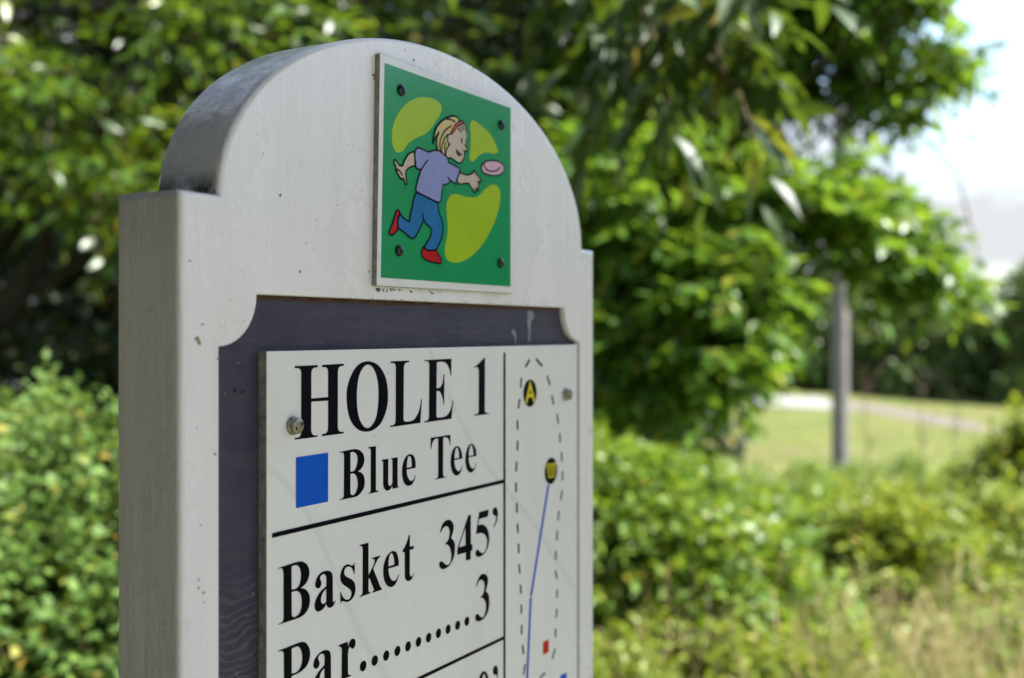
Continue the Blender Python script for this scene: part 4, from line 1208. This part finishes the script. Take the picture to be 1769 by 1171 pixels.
# 6. tree line beyond the road
far_spots = [(4, 70, 9, 4.5), (10.5, 68, 8.2, 4.2), (16, 69, 6.0, 3.6), (21, 66, 5.6, 3.4), (25.5, 64, 6.2, 3.4), (30, 59, 7.2, 3.4), (33.5, 54, 8.4, 3.6), (38.5, 57, 10, 4.6), (-3, 74, 10, 5), (-12, 78, 11, 6), (44, 62, 11, 5), (25, 76, 10, 5), (13, 80, 10, 6)]
far_l = ["first far tree behind the left end of the pale road", "far tree beyond the pale road, just left of the pole", "far tree beyond the road, directly right of the pole", "low far tree above the start of the gravel path",
         "far tree above the middle of the gravel path", "far tree above the lower end of the gravel path", "taller far tree near the right edge, against the clouds", "tallest far tree at the right edge of the photo",
         "far tree hidden behind the sunlit tree's crown", "far tree hidden behind the sign", "far tree outside the right edge of the tree line", "back-row tree rising behind the path's trees", "back-row tree rising behind the pole"]
for i, (x, y, h, rad) in enumerate(far_spots):
    r0 = np.random.default_rng(300 + i); g0 = gz(x, y)
    lob = lobes((x, y, g0 + h * 0.5), (rad * .8, rad * .7, h * 0.46), 26, 1.15, r0) + lobes((x, y - rad * .6, g0 + 0.9), (rad * 1.2, rad * .4, .7), 14, .8, r0)
    plant("far_tree", far_l[i], "tree", (x, y, g0), lob, LM['far'], 3200, 7, 0.75, 0.40, 0.26, 320 + i, group="trees beyond the road", trunk_r=0.16, K=2, trunk_top=(x, y, g0 + h * .7), limbs=6, limb_r=.04, barkm=M_DARKBARK)

# 7. utility pole with crossarm, insulators; wires
PX, PY = (1451.5 - CX) / F * 20.7, 20.7
pg = gz(PX, PY)
pole = empty("utility_pole", (PX, PY, pg))
tag(pole, "grey weathered wooden utility pole standing at the meadow's near edge", "utility pole")
V_, F_ = tube_mesh([[(0, 0, -0.3, .165), (0, 0, 2, .158), (0, 0, 5, .148), (0, 0, 9.4, .125), (0, 0, 9.42, .01)]], 20)
M_POLE = bark_mat("weathered_pole_wood", (0.10, 0.09, 0.086), (0.22, 0.205, 0.195), 8)
obj("pole_shaft", mesh_from("pole_shaft", V_, F_, None, True), M_POLE, pole)
def box_mesh(name, c, s):
    v = [(c[0] + sx * s[0] / 2, c[1] + sy * s[1] / 2, c[2] + sz * s[2] / 2) for sx in (-1, 1) for sy in (-1, 1) for sz in (-1, 1)]
    return mesh_from(name, v, [(0, 1, 3, 2), (4, 6, 7, 5), (0, 4, 5, 1), (2, 3, 7, 6), (0, 2, 6, 4), (1, 5, 7, 3)])
arm_z = CAM_H + (HY - 190) / F * 20.7 - pg
arm_o = obj("crossarm", box_mesh("crossarm", (0, -0.18, arm_z), (1.5, 0.09, 0.11)), M_POLE, pole)
M_INS = flat_mat("insulator_glaze", (0.20, 0.17, 0.15), 0.2)
for dx in (-0.65, -0.3, 0.3, 0.65):
    V_, F_ = tube_mesh([[(dx, -0.18, arm_z + .056, .02), (dx, -0.18, arm_z + .1, .045), (dx, -0.18, arm_z + .13, .03), (dx, -0.18, arm_z + .17, .045), (dx, -0.18, arm_z + .2, .015)]], 10)
    obj("insulator", mesh_from("insulator", V_, F_, None, True), M_INS, arm_o)
M_WIRE = flat_mat("black_cable", (0.03, 0.03, 0.032), 0.5)
for i, (h, dx) in enumerate([(arm_z + .22, -.65), (arm_z + .22, .65), (arm_z - 1.0, .16)]):
    pth = []
    a = Vector((PX + dx, PY - .18, pg + h)); b = Vector((34 + dx * 2, 4.0, 9.5 + h - arm_z + 1.0))
    for k in range(31):
        t = k / 30
        p = a.lerp(b, t); p.z -= 1.1 * 4 * t * (1 - t) * 0.4
        pth.append((p.x, p.y, p.z, 0.009))
    V_, F_ = tube_mesh([pth], 6)
    w_ = obj("power_line", mesh_from("power_line", V_, F_, None, True), M_WIRE)
    tag(w_, ["left-hand upper thin cable running from the pole's crossarm out to the right", "right-hand upper thin cable running from the pole's crossarm out to the right", "lower thin cable leaving the pole's shaft below the crossarm"][i], "cable", "cables strung from the pole")

# 8. dead weed stalks in front of the meadow
def stalk(x, y, Y, topx, topy, label, seed):
    rr_ = random.Random(seed)
    b = Vector(at(x, y, Y)); t = Vector(at(topx, topy, Y)); b.z = gz(b.x, b.y)
    root = empty("dead_stalk", b)
    tag(root, label, "dead plant", "dead stalks in front of the meadow")
    main = curve_path((0, 0, -0.05), t - b, 0.010, 0.003, 10, 0, 0.03, rr_)
    V_, F_ = tube_mesh([main], 5)
    obj("stem", mesh_from("stem", V_, F_, None, True), M_DEAD, root)
    ps = []
    for k in range(10):
        p = Vector(main[rr_.randint(5, 9)][:3])
        ps.append(curve_path(p, p + Vector((rr_.uniform(-.22, .22), rr_.uniform(-.15, .15), rr_.uniform(.12, .38))), 0.003, 0.001, 4, 0, 0.1, rr_))
    V_, F_ = tube_mesh(ps, 4)
    obj("branch", mesh_from("branch", V_, F_, None, True), M_DEAD, root)
M_DEAD = bark_mat("dead_stalk_bark", (0.09, 0.06, 0.045), (0.17, 0.12, 0.095), 30)
stalk(1480, 850, 7.2, 1500, 630, "thin dead stalk standing closest to the pole, in front of the meadow", 1)
stalk(1575, 850, 7.6, 1600, 640, "thin dead stalk second from the pole, leaning right over the path", 2)
stalk(1640, 850, 8.4, 1655, 690, "short dead stalk farthest right over the gravel path", 3)

# 9. grass
def grass(name, label, region, count, h0, h1, wid, colors, seed, heads=0.0, mat=None, curl=0.35):
    r = np.random.default_rng(seed)
    X = r.uniform(region[0], region[1], count); Y = r.uniform(region[2], region[3], count)
    n1 = np.sin(X * 5.1 + 1.3) * np.sin(Y * 4.3 + .4) + 0.5 * np.sin(X * 11 + Y * 7)
    ok = r.random(count) < 0.55 + 0.4 * n1
    X, Y = X[ok], Y[ok]; n = len(X)
    Z = ground_z(X, Y)
    P = np.stack([X, Y, Z], -1)
    H = r.uniform(h0, h1, n)
    lean = r.normal(0, 0.22, (n, 3)); lean[:, 2] = 1
    D = unit(lean)
    nn = unit(np.stack([r.normal(0, 1, n), r.normal(0, 1, n), np.full(n, 0.15)], -1))
    V, Fc = blade_leaves(P, D, nn, H, np.full(n, wid) * r.uniform(.6, 1.3, n), 4, curl, 0.1)
    return V, Fc, P, D, H, nn
M_GRASS = leaf_mat("green_grass_blades", (0.07, 0.12, 0.02), (0.13, 0.19, 0.03), (0.26, 0.27, 0.07), (0.35, 0.42, 0.06), 0.35, 0.5, (0.42, 0.32, 0.15))
M_DRY = leaf_mat("dry_grass_blades", (0.28, 0.23, 0.09), (0.40, 0.32, 0.15), (0.50, 0.40, 0.21), (0.50, 0.42, 0.2), 0.3, 0.6, (0.20, 0.26, 0.06))
gset = []
for (reg, cnt, h0, h1, w_, sd) in [((-2.5, 3.2, 1.9, 5.2), 24000, .12, .42, .007, 61), ((0.3, 2.4, 2.7, 4.1), 4200, .20, .48, .008, 67), ((3.2, 6.5, 2.2, 7.0), 9000, .2, .5, .009, 62), ((-4.5, 4.5, -2.0, 1.9), 12000, .05, .16, .006, 66)]:
    V, Fc, *_ = grass("", "", reg, cnt, h0, h1, w_, None, sd)
    gset.append((V, Fc))
V = np.concatenate([g_[0] for g_ in gset]); offs = np.cumsum([0] + [len(g_[0]) for g_ in gset])
Fc = np.concatenate([g_[1] + offs[i] for i, g_ in enumerate(gset)])
go = obj("rough_grass", np_mesh("rough_grass", V, Fc), M_GRASS)
tag(go, "rough green grass growing on the ground between the sign and the bushes", "grass", kind="stuff")
# dry seed-heads
V, Fc, P, D, H, nn = grass("", "", (0.35, 1.9, 2.9, 4.0), 1050, .36, .72, .0045, None, 63, curl=0.18)
Vs, Fs = [V], [Fc]; off = len(V)
r = np.random.default_rng(64)
sel = r.random(len(P)) < 0.5
Pt = P[sel] + D[sel] * (H[sel] * 0.78)[:, None]
for k in range(9):
    q = Pt + D[sel] * (0.014 * k)
    d = unit(D[sel] * 1.2 + r.normal(0, .55, Pt.shape))
    V, Fc = blade_leaves(q, d, nn[sel], np.full(len(q), .026), np.full(len(q), .007), 2, .1)
    Vs.append(V); Fs.append(Fc + off); off += len(V)
dg = obj("dry_grass", np_mesh("dry_grass", np.concatenate(Vs), np.concatenate(Fs)), M_DRY)
tag(dg, "tall straw-coloured grass with seed heads along the bottom right", "grass", kind="stuff")
# meadow grass texture beyond
V, Fc, *_ = grass("", "", (1.0, 26, 14, 46), 26000, .08, .2, .03, None, 65)
mg = obj("meadow_grass", np_mesh("meadow_grass", V, Fc), M_GRASS)
tag(mg, "short sunlit grass of the meadow in front of the pale road", "grass", kind="stuff")
print("DONE, objects:", len(bpy.data.objects))
